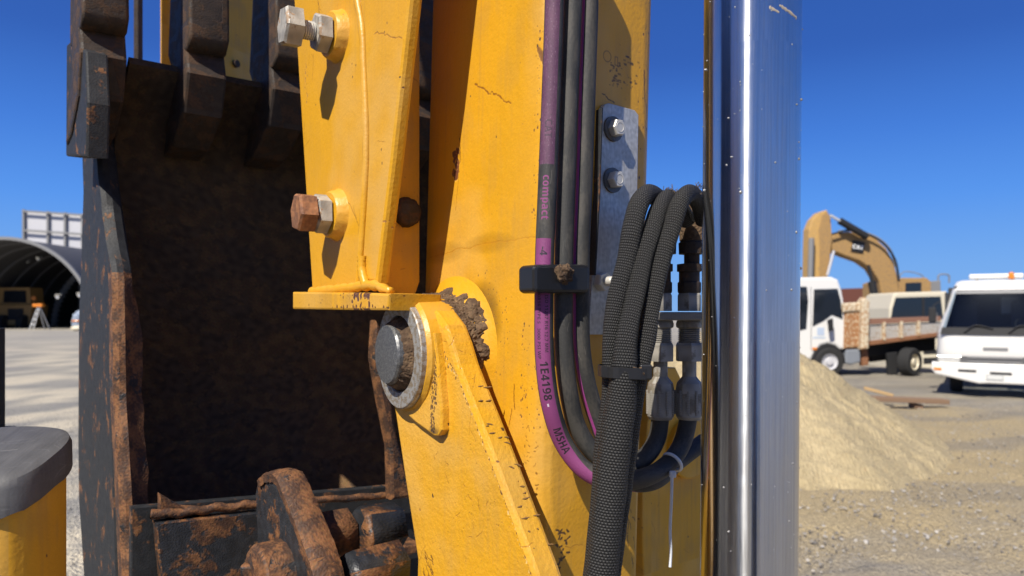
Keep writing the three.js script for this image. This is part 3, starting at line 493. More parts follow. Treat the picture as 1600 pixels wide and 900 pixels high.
// ---------------------------------------------------------------- chrome rod
{
  const top = at(1175, 0, 0.78), bot = at(1169, 900, 0.78), ax = top.clone().sub(bot).normalize(), lo = bot.clone().addScaledVector(ax, -0.35), hi = top.clone().addScaledVector(ax, 1.1), len = hi.distanceTo(lo), r = 0.0497;
  const t = thing('hydraulic_rod', 'polished chrome hydraulic cylinder rod standing in front of everything at right', 'hydraulic rod', lo);
  const q = rng(31), rough = grey(512, 512, (i, j) => 0.175 + 0.05 * Math.abs(N2(i * 0.11, j * 0.003)) + 0.02 * Math.max(0, N2(i * 0.5, j * 0.012)) + 0.02 * Math.max(0, N2(i * 0.02, j * 0.02)));
  const col = fill(512, 512, (i, j) => { const k = 0.62 + 0.05 * N2(i * 0.09, j * 0.002) + 0.03 * N2(i * 0.4, j * 0.01) + (q() < 0.0015 ? 0.25 : 0); return [k * 0.98, k, k * 1.03]; });
  const bump = grey(512, 512, (i, j) => 0.5 + 0.22 * N2(i * 0.03, j * 0.0016) + 0.05 * N2(i * 0.25, j * 0.004));
  const g = new THREE.CylinderGeometry(r, r, len, 128, 1, false); g.applyQuaternion(new THREE.Quaternion().setFromUnitVectors(UP, ax)); const mid = lo.clone().add(hi).multiplyScalar(0.5); g.translate(mid.x, mid.y, mid.z);
  const wrap = (c, s) => { const x = tex(c, s); x.repeat.set(2, len / 0.3); return x; };
  const rod = part('rod', g, new THREE.MeshPhysicalMaterial({ map: wrap(col, true), roughnessMap: wrap(rough, false), bumpMap: wrap(bump, false), bumpScale: 0.00003, roughness: 1, metalness: 1, anisotropy: 1, anisotropyRotation: Math.PI / 2 }), t);
  const drops = [], e1 = V(1, 0, 0), e2 = V(0, 0, 1);
  for (let k = 0; k < 130; k++) {
    const a = (-85 + 170 * q()) * Math.PI / 180 - 0.3, h = 0.25 + 0.9 * q(), d = e1.clone().multiplyScalar(Math.sin(a)).addScaledVector(e2, Math.cos(a)), s = 0.0003 + 0.0008 * q() ** 3;
    const b = new THREE.SphereGeometry(s, 8, 6); b.scale(1 + 1.2 * q(), 1 + 0.8 * q(), 1); const p = lo.clone().addScaledVector(ax, h).addScaledVector(d, r); b.translate(p.x, p.y, p.z); drops.push(b);
  }
  const dm = part('dirt_spots', join(drops), std({ color: lin(0.3, 0.29, 0.28), roughness: 0.3, metalness: 0.4 }), rod); dm.userData.kind = 'stuff';
  const sm = []; for (const [px, py, l] of [[1202, 18, 0.02], [1216, 14, 0.02], [1228, 20, 0.016]]) { const a0 = (px - 1175) / 76; for (let k = 0; k < 8; k++) { const a = Math.asin(Math.min(0.96, a0 + k * 0.022)) - 0.32, d = e1.clone().multiplyScalar(Math.sin(a)).addScaledVector(e2, Math.cos(a)), p = lo.clone().addScaledVector(ax, (at(px, py + k * 0.9, 0.74).y - lo.y)).addScaledVector(d, r - 0.0006), b = new THREE.SphereGeometry(0.0016, 8, 6); b.scale(1, 1.2 * (0.6 + q()), 0.6); b.translate(p.x, p.y, p.z); sm.push(b); } }
  const sp = part('dried_smear', join(sm), std({ color: lin(0.33, 0.28, 0.22), roughness: 0.8 }), rod); sp.userData.kind = 'stuff';
  part('cylinder_barrel', boxUV(axial(hi.clone().addScaledVector(ax, -0.45), ax, [[r, 0], [0.07, 0], [0.073, 0.006], [0.073, 1.4], [0, 1.4]], 60)), M.yel, t);
}

// ---------------------------------------------------------------- hoses
{
  const pl = frontP(0.036), on = (l) => l.map(([x, y, d]) => (d ? at(x, y, d) : pl.hit(x, y)));
  const ang = (w, deg) => (0.5 + deg / 360) * w;            // canvas column at an angle from the hose's front
  const purple = '#823b70';
  const p1 = on([[868, -120], [866, 0], [861, 150], [855, 300], [851, 400], [850, 470], [851, 560], [861, 635], [882, 695], [915, 735, 0.872], [955, 752, 0.87], [1000, 748, 0.87], [1040, 728, 0.9], [1066, 692, 0.925], [1077, 640, 0.93], [1077, 610, 0.93]]);
  const p2 = on([[898, -120], [895, 0], [889, 150], [884, 300], [881, 400], [880, 470], [881, 540], [888, 610], [903, 670], [930, 710, 0.89], [965, 735, 0.89], [1003, 718, 0.9], [1026, 686, 0.925], [1032, 645, 0.93], [1032, 615, 0.93]]);
  const p3 = on([[924, -120], [921, 0], [916, 150], [911, 300], [907, 400], [907, 470], [908, 540], [917, 600], [932, 650], [955, 710, 0.91], [985, 752, 0.92], [1020, 752, 0.93], [1060, 720, 0.97], [1100, 690, 1.0]]);
  const len = (p) => new THREE.CatmullRomCurve3(p, false, 'centripetal').getLength();
  const yOf = (p, py) => { const c = new THREE.CatmullRomCurve3(p, false, 'centripetal'), P = c.getSpacedPoints(300); let b = 0, e = 1e9; P.slice(0, 235).forEach((q, i) => { const sy = CY - (q.y - EYE) / -q.z * F; if (Math.abs(sy - py) < e) { e = Math.abs(sy - py); b = i; } }); return b / 300; };
  const paint1 = (X, mpp, w, h, q) => {
    const row = (py) => h * (1 - yOf(p1, py));             // texture rows run up along the hose
    const a0 = ang(w, 2), a1 = ang(w, 108);
    const band = (y0, y1, al) => { X.globalAlpha = al; X.fillStyle = purple; X.fillRect(a0, Math.min(row(y0), row(y1)), a1 - a0, Math.abs(row(y1) - row(y0))); X.globalAlpha = 1; };
    band(-200, 258, 0.48); band(374, 398, 0.9); band(398, 760, 0.97);
    for (let k = 0; k < 900; k++) { X.fillStyle = q() < 0.5 ? '#2c2a2c' : '#a89aa4'; X.globalAlpha = 0.35 * q(); const y = row(-60 + 320 * q()); X.fillRect(a0 + q() * (a1 - a0), y, 1 + 3 * q(), 1 + 5 * q()); }
    X.globalAlpha = 1;
    const word = (s, py, size, col, at2, al = 1) => { X.save(); X.globalAlpha = al; X.translate(at2, row(py)); X.rotate(-Math.PI / 2); X.fillStyle = col; X.font = 'bold ' + size + 'px sans-serif'; X.textAlign = 'center'; X.textBaseline = 'middle'; X.scale(WORD[0] * TXT, WORD[1]); X.fillText(s, 0, 0); X.restore(); };
    const WORD = [1, 1], circ = 2 * Math.PI * 0.0112, TXT = (circ / w) / mpp;   // letters keep their shape on the hose
    WORD[0] = 1;
    const mid = ang(w, 48);
    word('compact', 312, 46, purple, mid); word('CAT', 206, 44, '#2b2230', mid, 0.55); word('-4', 393, 44, '#2b2230', mid);
    word('1E4198', 594, 50, '#1d141d', mid); word('MSHA', 684, 48, '#1d141d', ang(w, 40));
    word('100R16 TYPE S   3000 PSI WP', 506, 22, '#1d141d', ang(w, 72), 0.8); word('ISO 11237 R16 12.7 MM', 506, 22, '#1d141d', ang(w, 26), 0.8);
    X.fillStyle = '#cdbfca'; X.fillRect(mid, row(632), 8, 8);
  };
  const stripe = (a0, a1, col, al, p) => (X, mpp, w, h, q) => { X.fillStyle = col; X.globalAlpha = al; X.fillRect(ang(w, a0), 0, ang(w, a1) - ang(w, a0), h); X.globalAlpha = 1; };
  const hose = (pts, label, print, seed, r = 0.0112) => {
    const t = thing('hydraulic_hose', label, 'hose', pts[0]);
    part('hose', tube(pts, r, { seg: 220, rad: 26, ref: W_ }), hoseMat(len(pts), seed, print), t);
    return t;
  };
  const h1 = hose(p1, 'black hose with broad purple printed stripe reading 1E4198, leftmost on the arm', paint1, 61);
  const h2 = hose(p2, 'plain grey-black hose between the purple printed hose and the thinly striped one', stripe(105, 150, purple, 0.7), 62);
  const h3 = hose(p3, 'grey-black hose with a thin purple line, beside the galvanised bracket', stripe(72, 96, '#a03f8e', 0.9), 63);
  // crimped ends and swivel nuts
  const pxr = 0.93 / F, fit = (h, x) => {
    const y = (py) => EYE + (CY - py) * pxr, c = at(x, 490, 0.93), P = (l) => l.map(([r, py]) => [r * pxr, y(py) - EYE]);
    const crimp = axial(c, UP, P([[17.5, 655], [20.5, 650], [20.5, 606], [19, 598], [14, 592], [11, 588], [11, 560]]), 40);
    const f = part('crimp_ferrule', boxUV(crimp), M.fitting, h);
    part('swivel_nut', hex(c.clone().setY(y(564)), UP, 22 * pxr, 29 * pxr, x * 0.7, 8 * pxr), M.fitting, h);
    for (let k = 0; k < 10; k++) { const a = k / 10 * 6.283, b = boxG(V(c.x + Math.cos(a) * 20.2 * pxr, y(628), c.z + Math.sin(a) * 20.2 * pxr), [0.0035, 38 * pxr, 0.0035], 0.001, new THREE.Matrix4().makeRotationY(-a)); part('crimp_rib', b, M.fitting, f); }
  };
  fit(h1, 1077); fit(h2, 1032);
  // unions and the plate they pass through, fixed to the arm
  const c2 = (x) => at(x, 490, 0.93), y = (py) => (CY - py) * pxr, P = (l) => l.map(([r, py]) => [r * pxr, y(py)]);
  const cb = part('coupling_plate', boxG(at(1064, 494, 0.93).setX(at(1064, 494, 0.93).x), [86 * pxr, 13 * pxr, 0.05], 0.002), M.fitting, armT);
  for (const x of [1032, 1077]) {
    const th = []; for (let k = 0; k < 7; k++) th.push([15, 535 - k * 3], [17.5, 534 - k * 3], [17.5, 533.2 - k * 3], [15, 532.2 - k * 3]);
    const u = part('union', boxUV(axial(c2(x), UP, P([[12, 540], ...th, [17, 513], [20, 511], [20.5, 506], [19, 501], [10, 500]]), 36)), M.fitting, cb);
    part('hex_nut', hex(c2(x).setY(EYE + y(486)), UP, 20 * pxr, 28 * pxr, 0.3 + x), M.fitting, u);
    part('collar', boxUV(axial(c2(x), UP, P([[17, 458], [18, 455], [18, 442], [16, 440], [16, 425], [19, 424], [19, 413], [12, 412]]), 30)), M.boltDark, u);
    part('sleeve_nut', boxUV(axial(c2(x + 4), UP, P([[12, 414], [12, 398], [20, 397], [20.5, 380], [18, 378], [19, 360], [20, 340], [17, 320], [12, 316], [1, 315]]), 30)), M.boltDark, u);
  }
  part('hose_tail', boxUV(axial(c2(1081), UP, P([[15, 378], [19, 376], [20, 345], [18, 322], [10, 318]]), 30)), M.mud, cb);

  // three woven sleeves, gathered by a tie
  const sleeve = (pts, r, label) => {
    const t = thing('hose_sleeve', label, 'hose sleeve', pts[pts.length - 1], 'woven black sleeves gathered by a cable tie');
    part('woven_sleeve', tube(pts, r, { seg: 150, rad: 28, wob: 0.05 }), M.weave, t);
    return t;
  };
  const A = (l) => l.map(([x, y2, d]) => at(x, y2, d));
  const s1 = A([[1046, 345, 0.9], [1034, 318, 0.875], [1014, 303, 0.84], [999, 318, 0.81], [989, 352, 0.8], [980, 402, 0.797], [963, 471, 0.793], [956, 529, 0.79], [955, 580, 0.788], [953, 627, 0.788], [944, 690, 0.785], [936, 790, 0.782], [926, 900, 0.78], [918, 985, 0.78]]);
  const s2 = A([[1074, 345, 0.9], [1060, 322, 0.88], [1043, 310, 0.85], [1029, 330, 0.82], [1018, 362, 0.805], [1006, 402, 0.797], [991, 471, 0.785], [979, 529, 0.776], [975, 580, 0.772], [970, 627, 0.772], [962, 690, 0.77], [951, 790, 0.768], [940, 900, 0.766], [933, 985, 0.765]]);
  const s3 = A([[1100, 345, 0.89], [1092, 318, 0.87], [1077, 302, 0.842], [1062, 318, 0.815], [1049, 358, 0.805], [1035, 402, 0.8], [1019, 471, 0.795], [1010, 529, 0.79], [998, 580, 0.787], [989, 627, 0.787], [981, 690, 0.784], [967, 790, 0.782], [953, 900, 0.78], [946, 985, 0.78]]);
  const k = 1 / F * 0.79;
  sleeve(s1, (t) => k * (15 + 1 * Math.sin(t * 7)), 'left woven black sleeve of three, its fold against the bracket');
  sleeve(s2, (t) => k * (15 + 9.5 * sstep(0.4, 0.62, t)), 'middle woven black sleeve, widest below the tie');
  const S3 = sleeve(s3, (t) => k * (14.5 + 2 * sstep(0.4, 0.6, t)), 'right woven black sleeve with a frayed end by the chrome rod');
  const q = rng(17), fr = [];
  for (let i = 0; i < 46; i++) { const b = at(i % 2 ? 1086 + 8 * q() : 1036 + 22 * q(), i % 2 ? 292 + 16 * q() : 296 + 8 * q(), 0.845), e = b.clone().add(V((q() - 0.35) * 0.014, (q() - 0.25) * 0.014, (q() - 0.5) * 0.01)), m = b.clone().lerp(e, 0.5).add(V((q() - 0.5) * 0.006, (q() - 0.5) * 0.006, 0)); fr.push(tube([b, m, e], 0.00035, { seg: 6, rad: 4 })); }
  const f = part('frayed_threads', boxUV(join(fr)), std({ color: lin(0.1, 0.075, 0.055), roughness: 0.9 }), S3); f.userData.kind = 'stuff';
  // black tie round the sleeves
  const t = thing('cable_tie', 'black plastic strap tied round the three woven sleeves', 'cable tie', at(975, 580, 0.75));
  const ring = []; for (let i = 0; i < 24; i++) { const a = i / 24 * 6.283, cx = Math.cos(a), sz = Math.sin(a); const c = at(975, 581, 0.782); ring.push(V(c.x + 0.0262 * Math.sign(cx) * Math.abs(cx) ** 0.75, c.y - 0.0015 * cx, c.z + 0.0225 * Math.sign(sz) * Math.abs(sz) ** 0.85)); }
  const loop = new THREE.CatmullRomCurve3(ring, true), bp = [], bi = [], n = 120; for (let i = 0; i <= n; i++) { const p = loop.getPointAt((i % n) / n), c = at(975, 581, 0.782); const o = V(p.x - c.x, 0, p.z - c.z).normalize(); for (const [dy, dr] of [[-0.0062, 0], [-0.0055, 0.0014], [0.0055, 0.0014], [0.0062, 0]]) bp.push(p.x + o.x * dr, p.y + dy, p.z + o.z * dr); }
  for (let i = 0; i < n; i++) for (let j = 0; j < 3; j++) { const a = i * 4 + j, b = a + 4; bi.push(a, a + 1, b, b, a + 1, b + 1); }
  let bg = new THREE.BufferGeometry(); bg.setAttribute('position', new THREE.Float32BufferAttribute(bp, 3)); bg.setIndex(bi); bg = toCreasedNormals(bg, 0.6);
  part('strap', boxUV(bg), M.plastic, t);
  part('tie_head', boxG(at(1008, 581, 0.77), [0.013, 0.016, 0.012], 0.002), M.plastic, t);
  const dust = new THREE.SphereGeometry(0.007, 18, 12); dust.scale(1, 0.7, 0.35); const dp = at(996, 582, 0.762); dust.translate(dp.x, dp.y, dp.z); part('mud_clod', lumps(dust, 0.002, 200, 2), M.mud, t);
  // white tie with a long tail
  const w = thing('cable_tie', 'white plastic tie with a long hanging tail on the lower black hose', 'cable tie', at(1050, 885, 0.875));
  const hc = at(1051, 722, 0.903), dir = at(1060, 706, 0.915).sub(at(1040, 728, 0.9)).normalize(), ww = []; const o1 = dir.clone().cross(V(0, 0, 1)).normalize(), o2 = dir.clone().cross(o1).normalize();
  for (let i = 0; i < 26; i++) { const a = i / 26 * 6.283; ww.push(hc.clone().addScaledVector(o1, Math.cos(a) * 0.0125).addScaledVector(o2, Math.sin(a) * 0.0125)); }
  part('strap', tube(ww, 0.0021, { seg: 60, rad: 8, closed: true }), M.tie, w);
  part('tie_head', boxG(at(1051, 741, 0.884), [0.008, 0.008, 0.006], 0.0015), M.tie, w);
  const tail = at(1050, 740, 0.882), tq = [tail, at(1049, 780, 0.88), at(1047, 830, 0.88), at(1048, 862, 0.878), at(1047, 886, 0.876)]; part('tail', tube(tq, 0.0019, { seg: 30, rad: 8 }), M.tie, w);
}

// ---------------------------------------------------------------- bucket
{
  const t = thing('excavator_bucket', 'large rusty digging bucket, dark inside, its teeth pointing up', 'excavator bucket', arm(-0.1, -0.95, 1.0));
  // shell: a C seen from its open side
  const uL = 0.30, uR = -0.54, cv = new THREE.CatmullRomCurve3([[-0.86, 2.075], [-0.985, 1.985], [-1.085, 1.82], [-1.16, 1.62], [-1.23, 1.4], [-1.19, 1.22], [-1.0, 1.11], [-0.72, 1.1]].map(([b, y]) => V(b, y, 0)));
  const N = 60, nu = 24, pos = [], idx = [], th = 0.018;
  const ring = (b, y, u, o) => { const p = arm(u, b, y); pos.push(p.x, p.y, p.z); };
  const pts = cv.getSpacedPoints(N), prof = [];
  for (let i = 0; i <= N; i++) prof.push([pts[i].x, pts[i].y]);
  for (let i = N; i >= 0; i--) { const T = cv.getTangentAt(i / N); prof.push([pts[i].x + T.y * th, pts[i].y - T.x * th]); }
  prof.push(prof[0]);
  for (const [b, y] of prof) for (let k = 0; k <= nu; k++) ring(b, y, uL + (uR - uL) * k / nu);
  for (let i = 0; i < prof.length - 1; i++) for (let k = 0; k < nu; k++) { const a = i * (nu + 1) + k, b = a + nu + 1; idx.push(a, a + 1, b, b, a + 1, b + 1); }
  let g = new THREE.BufferGeometry(); g.setAttribute('position', new THREE.Float32BufferAttribute(pos, 3)); g.setIndex(idx); g = boxUV(toCreasedNormals(g, 0.6));
  { // bounced light painted in: rust tone warmer and brighter low down, dimmer near the teeth
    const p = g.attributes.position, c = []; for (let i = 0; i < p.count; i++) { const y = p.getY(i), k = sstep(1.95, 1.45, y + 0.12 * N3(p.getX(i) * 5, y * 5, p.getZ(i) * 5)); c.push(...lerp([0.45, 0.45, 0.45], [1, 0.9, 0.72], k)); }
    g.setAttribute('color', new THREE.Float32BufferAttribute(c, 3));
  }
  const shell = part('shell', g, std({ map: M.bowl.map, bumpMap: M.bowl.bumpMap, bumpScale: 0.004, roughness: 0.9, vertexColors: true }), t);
  // rolled front edge over the hinge side, catching the sun
  const lip = (px0, py0, px1, py1, r, n = 30) => { const a = frontP(-0.655).hit(px0, py0), b = frontP(-0.655).hit(px1, py1), q = []; for (let i = 0; i <= n; i++) q.push(a.clone().lerp(b, i / n).add(V(0, 0.003 * N2(i * 0.12, px0), 0))); return tube(q, (s) => r * (1 + 0.12 * N2(s * 9, px0)), { seg: 60, rad: 10, wob: 0.05 }); };
  part('hinge_edge', boxUV(lip(236, 806, 402, 787, 0.008)), M.rust, shell); part('hinge_edge', boxUV(lip(470, 785, 660, 768, 0.007)), M.rust, shell);
  part('gusset', slab(frontP(-0.66), [[250, 772], [262, 779], [285, 792], [320, 794], [320, 800], [250, 802]], 0.02), M.rust, shell);
  // left side plate, seen almost along its face
  const sp = part('side_plate', slab(sideP(0.335), [[112, 60], [140, 78], [146, 200], [158, 310], [173, 425], [172, 600], [177, 760], [181, 900], [183, 1000], [136, 1000], [131, 900], [123, 780], [122, 690], [123, 500], [127, 400], [130, 300], [128, 240]], 0.036, { bevel: 0.004 }), M.blackSteel, t);
  const edgeB = sideP(0.337), er = [[196, 990], [192, 900], [186, 760], [178, 600], [177, 500], [176, 436], [165, 360], [152, 250], [146, 180]].map(([x, y]) => edgeB.hit(x, y));
  const es = []; { // worn front edge: a ribbon bar that lies along the plate's edge
    const c = new THREE.CatmullRomCurve3(er), n = 120, P = [], I = [];
    for (let i = 0; i <= n; i++) { const p = c.getPointAt(i / n), s = i / n, tw = sstep(0.5, 0.62, s), w = 0.047 * (1 + 0.07 * N2(s * 12, 3)) * (1 - 0.35 * tw), pr = 0.007 * N2(s * 9, 1), f = 0.016 * (1 - tw);
      for (const [a, b] of [[0.002, -0.03], [0.002, 0.004 + pr], [-0.006, 0.012 + f * 0.3 + pr], [-0.016, 0.014 + f * 0.3 + pr * 0.5], [-0.03, 0.006 + pr * 0.3], [-w, -0.004], [-w, -0.03]]) { const q = p.clone().addScaledVector(U, a).addScaledVector(W_, b); P.push(q.x, q.y, q.z); } }
    const cut = 74; for (const [i0, i1] of [[0, cut], [cut, n]]) { const J = []; for (let i = i0; i < i1; i++) for (let k = 0; k < 6; k++) { const a = i * 7 + k, b = a + 7; J.push(a, b, a + 1, a + 1, b, b + 1); }
      let q = new THREE.BufferGeometry(); q.setAttribute('position', new THREE.Float32BufferAttribute(P, 3)); q.setIndex(J); es.push(boxUV(toCreasedNormals(q, 0.5))); }
  }
  part('worn_edge', es[0], M.rust, sp, 'orange rusty front edge of the side plate'); part('shade_toned_edge', es[1], M.blackSteel, sp);  // upper stretch coloured near black, standing in for shade on the edge
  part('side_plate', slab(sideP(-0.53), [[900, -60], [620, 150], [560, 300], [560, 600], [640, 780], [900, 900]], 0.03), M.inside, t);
  part('side_cutter', slab(sideP(0.385), [[112, 62], [124, 70], [133, 80], [136, 160], [134, 244], [103, 244], [104, 70]], 0.036, { bevel: 0.004 }), M.blackSteel, t);
  // teeth along the lip, each with the adapter that straddles it
  for (const u of [0.352, 0.175, 0.01, -0.155, -0.32, -0.49]) {
    const mk = (poly, w) => { const s = new THREE.Shape(poly.map(([b, y]) => new THREE.Vector2(b, y))), e = new THREE.ExtrudeGeometry(s, { depth: w - 0.012, bevelEnabled: true, bevelThickness: 0.006, bevelSize: 0.006, bevelOffset: -0.006, bevelSegments: 2 }); e.translate(0, 0, -w / 2 + 0.006); const m = new THREE.Matrix4().makeBasis(W_, UP, U); e.applyMatrix4(m); const p = arm(u, 0, 0); e.translate(p.x, 0, p.z); return boxUV(e); };
    const a = part('tooth_adapter', mk([[-0.83, 2.16], [-0.80, 2.06], [-0.83, 1.99], [-0.92, 1.94], [-0.99, 1.93], [-0.96, 1.99], [-0.91, 2.04], [-0.91, 2.12]], 0.075), M.boltDark, t);
    part('tooth', lumps(mk([[-0.80, 2.5], [-0.785, 2.3], [-0.78, 2.13], [-0.80, 2.105], [-0.93, 2.105], [-0.95, 2.13], [-0.93, 2.3], [-0.84, 2.5]], 0.074), 0.002, 30, u * 9), M.boltDark, a);
  }
  // hinge side below: black front panel, ear plate and pin bosses
  part('front_panel', slab(frontP(-0.64), [[244, 818], [405, 801], [416, 1000], [262, 1000]], 0.03), M.rustBlack, t);
  const ear = part('ear_plate', slab(sideP(0.172), [[399, 985], [401, 830], [398, 770], [402, 752], [410, 745], [421, 741], [432, 745], [446, 776], [470, 835], [490, 895], [505, 985]], 0.04, { bevel: 0.005 }), M.rustBlack, t, 'black and orange ear plate with a rounded top');
  { const P = sideP(0.174), q = [[404, 752], [410, 745], [421, 741], [432, 745], [446, 776], [470, 835], [490, 895], [505, 985]].map(([x, y]) => P.hit(x, y).addScaledVector(U, -0.02)), c = new THREE.CatmullRomCurve3(q), n = 70, Pp = [], I = [];
    for (let i = 0; i <= n; i++) { const p = c.getPointAt(i / n), T = c.getTangentAt(i / n), nn = T.clone().cross(U).normalize().negate(); if (nn.dot(W_) < 0 && nn.y < 0) nn.negate(); for (const [a, b] of [[0.0215, -0.012], [0.0225, 0.001], [0.014, 0.005], [0, 0.006], [-0.014, 0.005], [-0.0225, 0.001], [-0.0215, -0.012]]) { const r = p.clone().addScaledVector(U, a).addScaledVector(nn, b + 0.0016 * N2(i * 0.4, a * 90)); Pp.push(r.x, r.y, r.z); } }
    for (let i = 0; i < n; i++) for (let k = 0; k < 6; k++) { const a = i * 7 + k, b = a + 7; I.push(a, a + 1, b, b, a + 1, b + 1); }
    let e = new THREE.BufferGeometry(); e.setAttribute('position', new THREE.Float32BufferAttribute(Pp, 3)); e.setIndex(I); e = boxUV(toCreasedNormals(e, 0.6)); part('worn_edge', e, M.rust, ear); }
  part('pin_collar', lumps(axial(sideP(0.19).hit(425, 905), U, [[0.055, -0.05], [0.055, 0.02], [0.05, 0.026], [0.025, 0.027], [0, 0.027]], 40), 0.002, 60), M.rust, ear);
  part('corner_block', lumps(boxG(at(398, 888, 1.12), [0.03, 0.022, 0.04], 0.005), 0.002, 60), M.rust, ear);
  const lumpy = (px, py, d, r, h, ax, sp, m, s) => lumps(hex(at(px, py, d), ax, r, h, sp), 0.005, 22, s);
  part('hinge_bolt', lumpy(545, 832, 1.2, 0.042, 0.06, U, 0.2, 0, 2), M.rust, t); part('hinge_bolt', lumpy(620, 822, 1.22, 0.042, 0.07, U, 0.5, 0, 5), M.rustBlack, t); part('hinge_bolt', lumpy(622, 884, 1.14, 0.04, 0.09, U, 0.1, 0, 8), M.rustBlack, t);
  part('hinge_bar', slab(frontP(-0.60), [[530, 872], [580, 862], [660, 850], [660, 862], [575, 880], [545, 900]], 0.06), M.rust, t);
  part('hinge_web', slab(frontP(-0.68), [[205, 793], [700, 752], [700, 1000], [205, 1000]], 0.02), M.blackSteel, t);
  part('inner_rib', slab(frontP(-0.62), [[588, 500], [600, 520], [606, 590], [620, 680], [636, 740], [648, 776], [612, 782], [610, 700], [594, 620], [584, 560]], 0.03, { bevel: 0.006 }), M.rust, t);
}
// shaded machine body seen between the teeth
{
  const n = V(0.92, 0, 0.39).normalize(), P = new Plane(n, at(330, 60, 2.35)), t = thing('excavator_boom', 'shaded yellow boom side glimpsed between the bucket teeth', 'excavator boom', P.hit(380, 160));
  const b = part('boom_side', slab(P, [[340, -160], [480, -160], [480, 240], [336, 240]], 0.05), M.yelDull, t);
  part('bolt', axial(P.hit(367, 100), n, [[0.012, -0.002], [0.012, 0.012], [0, 0.012]], 16), M.boltDark, b);
  const P2 = new Plane(n, at(262, 40, 2.5)); part('boom_edge', slab(P2, [[252, -200], [286, -200], [284, 240], [252, 240]], 0.005), M.yelDull, t); part('boom_strut', boxG(at(216, 30, 2.3), [0.016, 0.8, 0.03], 0.004), M.boltDark, t);
}
// ---------------------------------------------------------------- yellow post with rubber cap, bottom left
{
  const c = at(-12, 683, 0.9), t = thing('capped_post', 'short yellow post with a grey rubber cap in the bottom left corner', 'post', c.clone().setY(0.4));
  const outline = (r, n = 48) => { const o = []; for (let k = 0; k < n; k++) { const a = k / n * 6.2832, cx = Math.cos(a), sz = Math.sin(a); o.push([r * 1.0 * Math.sign(cx) * Math.abs(cx) ** 0.7, r * 0.95 * Math.sign(sz) * Math.abs(sz) ** 0.7]); } return o; };
  const loft = (levels) => { const P = [], I = []; const n = 48; levels.forEach(([r, y, sl, wb]) => outline(r).forEach(([x, z], k) => P.push(c.x + x, c.y + y - z * sl + (wb || 0) * N2(k * 0.3, r * 90), c.z + z))); const m = levels.length; for (let j = 0; j < m - 1; j++) for (let k = 0; k < n; k++) { const a = j * n + k, b = j * n + (k + 1) % n; I.push(a, a + n, b, b, a + n, b + n); } let g = new THREE.BufferGeometry(); g.setAttribute('position', new THREE.Float32BufferAttribute(P, 3)); g.setIndex(I); return boxUV(toCreasedNormals(g, 0.6)); };
  part('post', loft([[0.072, -0.9, 0], [0.072, -0.03, 0.33]]), M.yelDull, t);
  const cq = rng(77), capC = fill(256, 256, (i, j) => { const v = 0.085 + 0.012 * N2(i * 0.02, j * 0.02) + 0.008 * N2(i * 0.15, j * 0.01) + 0.01 * (cq() - 0.5); return [v, v, v * 1.01]; });
  { const X = capC.getContext('2d'); for (let k = 0; k < 90; k++) { X.strokeStyle = k % 3 ? '#a9a9a6' : '#3a3a3a'; X.globalAlpha = 0.12 + 0.25 * cq(); X.lineWidth = 0.5 + 1.4 * cq() ** 3; const x = cq() * 256, y = cq() * 256, a = cq() * 0.7 - 0.2, l = 10 + 50 * cq(); X.beginPath(); X.moveTo(x, y); X.quadraticCurveTo(x + l * 0.5, y + 3 * cq(), x + l * Math.cos(a), y + l * Math.sin(a)); X.stroke(); } }
  const capM = std({ map: tex(capC, true, 0.2, 0.2), roughness: 0.55, bumpMap: M.darkSteel.bumpMap, bumpScale: 0.0003 });
  part('rubber_cap', loft([[0.0745, -0.062, 0.33, 0.002], [0.0785, -0.06, 0.33, 0.002], [0.078, -0.03, 0.33], [0.075, -0.022, 0.33], [0.066, -0.017, 0.33], [0.001, -0.017, 0.33]]), capM, t);
}
{ const t = thing('steel_post', 'thin black upright bar at the left border above the capped post', 'post', at(-2, 690, 1.6)); const g = part('bar', boxG(at(-3, 595, 1.6), [0.02, 0.23, 0.02], 0.003), M.blackSteel, t); part('foot', boxG(at(-3, 672, 1.6), [0.05, 0.012, 0.05], 0.003), M.blackSteel, t); }

// ---------------------------------------------------------------- far left: shed, sign, loader
const paint = (r, g, b, rough = 0.5) => std({ color: lin(r, g, b), roughness: rough });
const B = { dark: paint(0.018, 0.018, 0.02, 0.8), pale: paint(0.5, 0.5, 0.52), white: paint(0.7, 0.69, 0.65, 0.35), cream: paint(0.62, 0.56, 0.42, 0.45), black: paint(0.012, 0.012, 0.013, 0.7), tyre: paint(0.02, 0.02, 0.02, 0.9), glass: std({ color: lin(0.012, 0.016, 0.022), roughness: 0.06 }), yel: paint(0.36, 0.21, 0.07, 0.65), yelL: paint(0.5, 0.30, 0.08, 0.55), rusty: M.boltRust, grey: paint(0.2, 0.2, 0.2, 0.6), lamp: std({ color: lin(0.75, 0.75, 0.72), roughness: 0.2, metalness: 0.5 }), amber: paint(0.65, 0.2, 0.015, 0.3), wood: paint(0.42, 0.28, 0.13, 0.85), woodDark: paint(0.22, 0.14, 0.085, 0.85) };
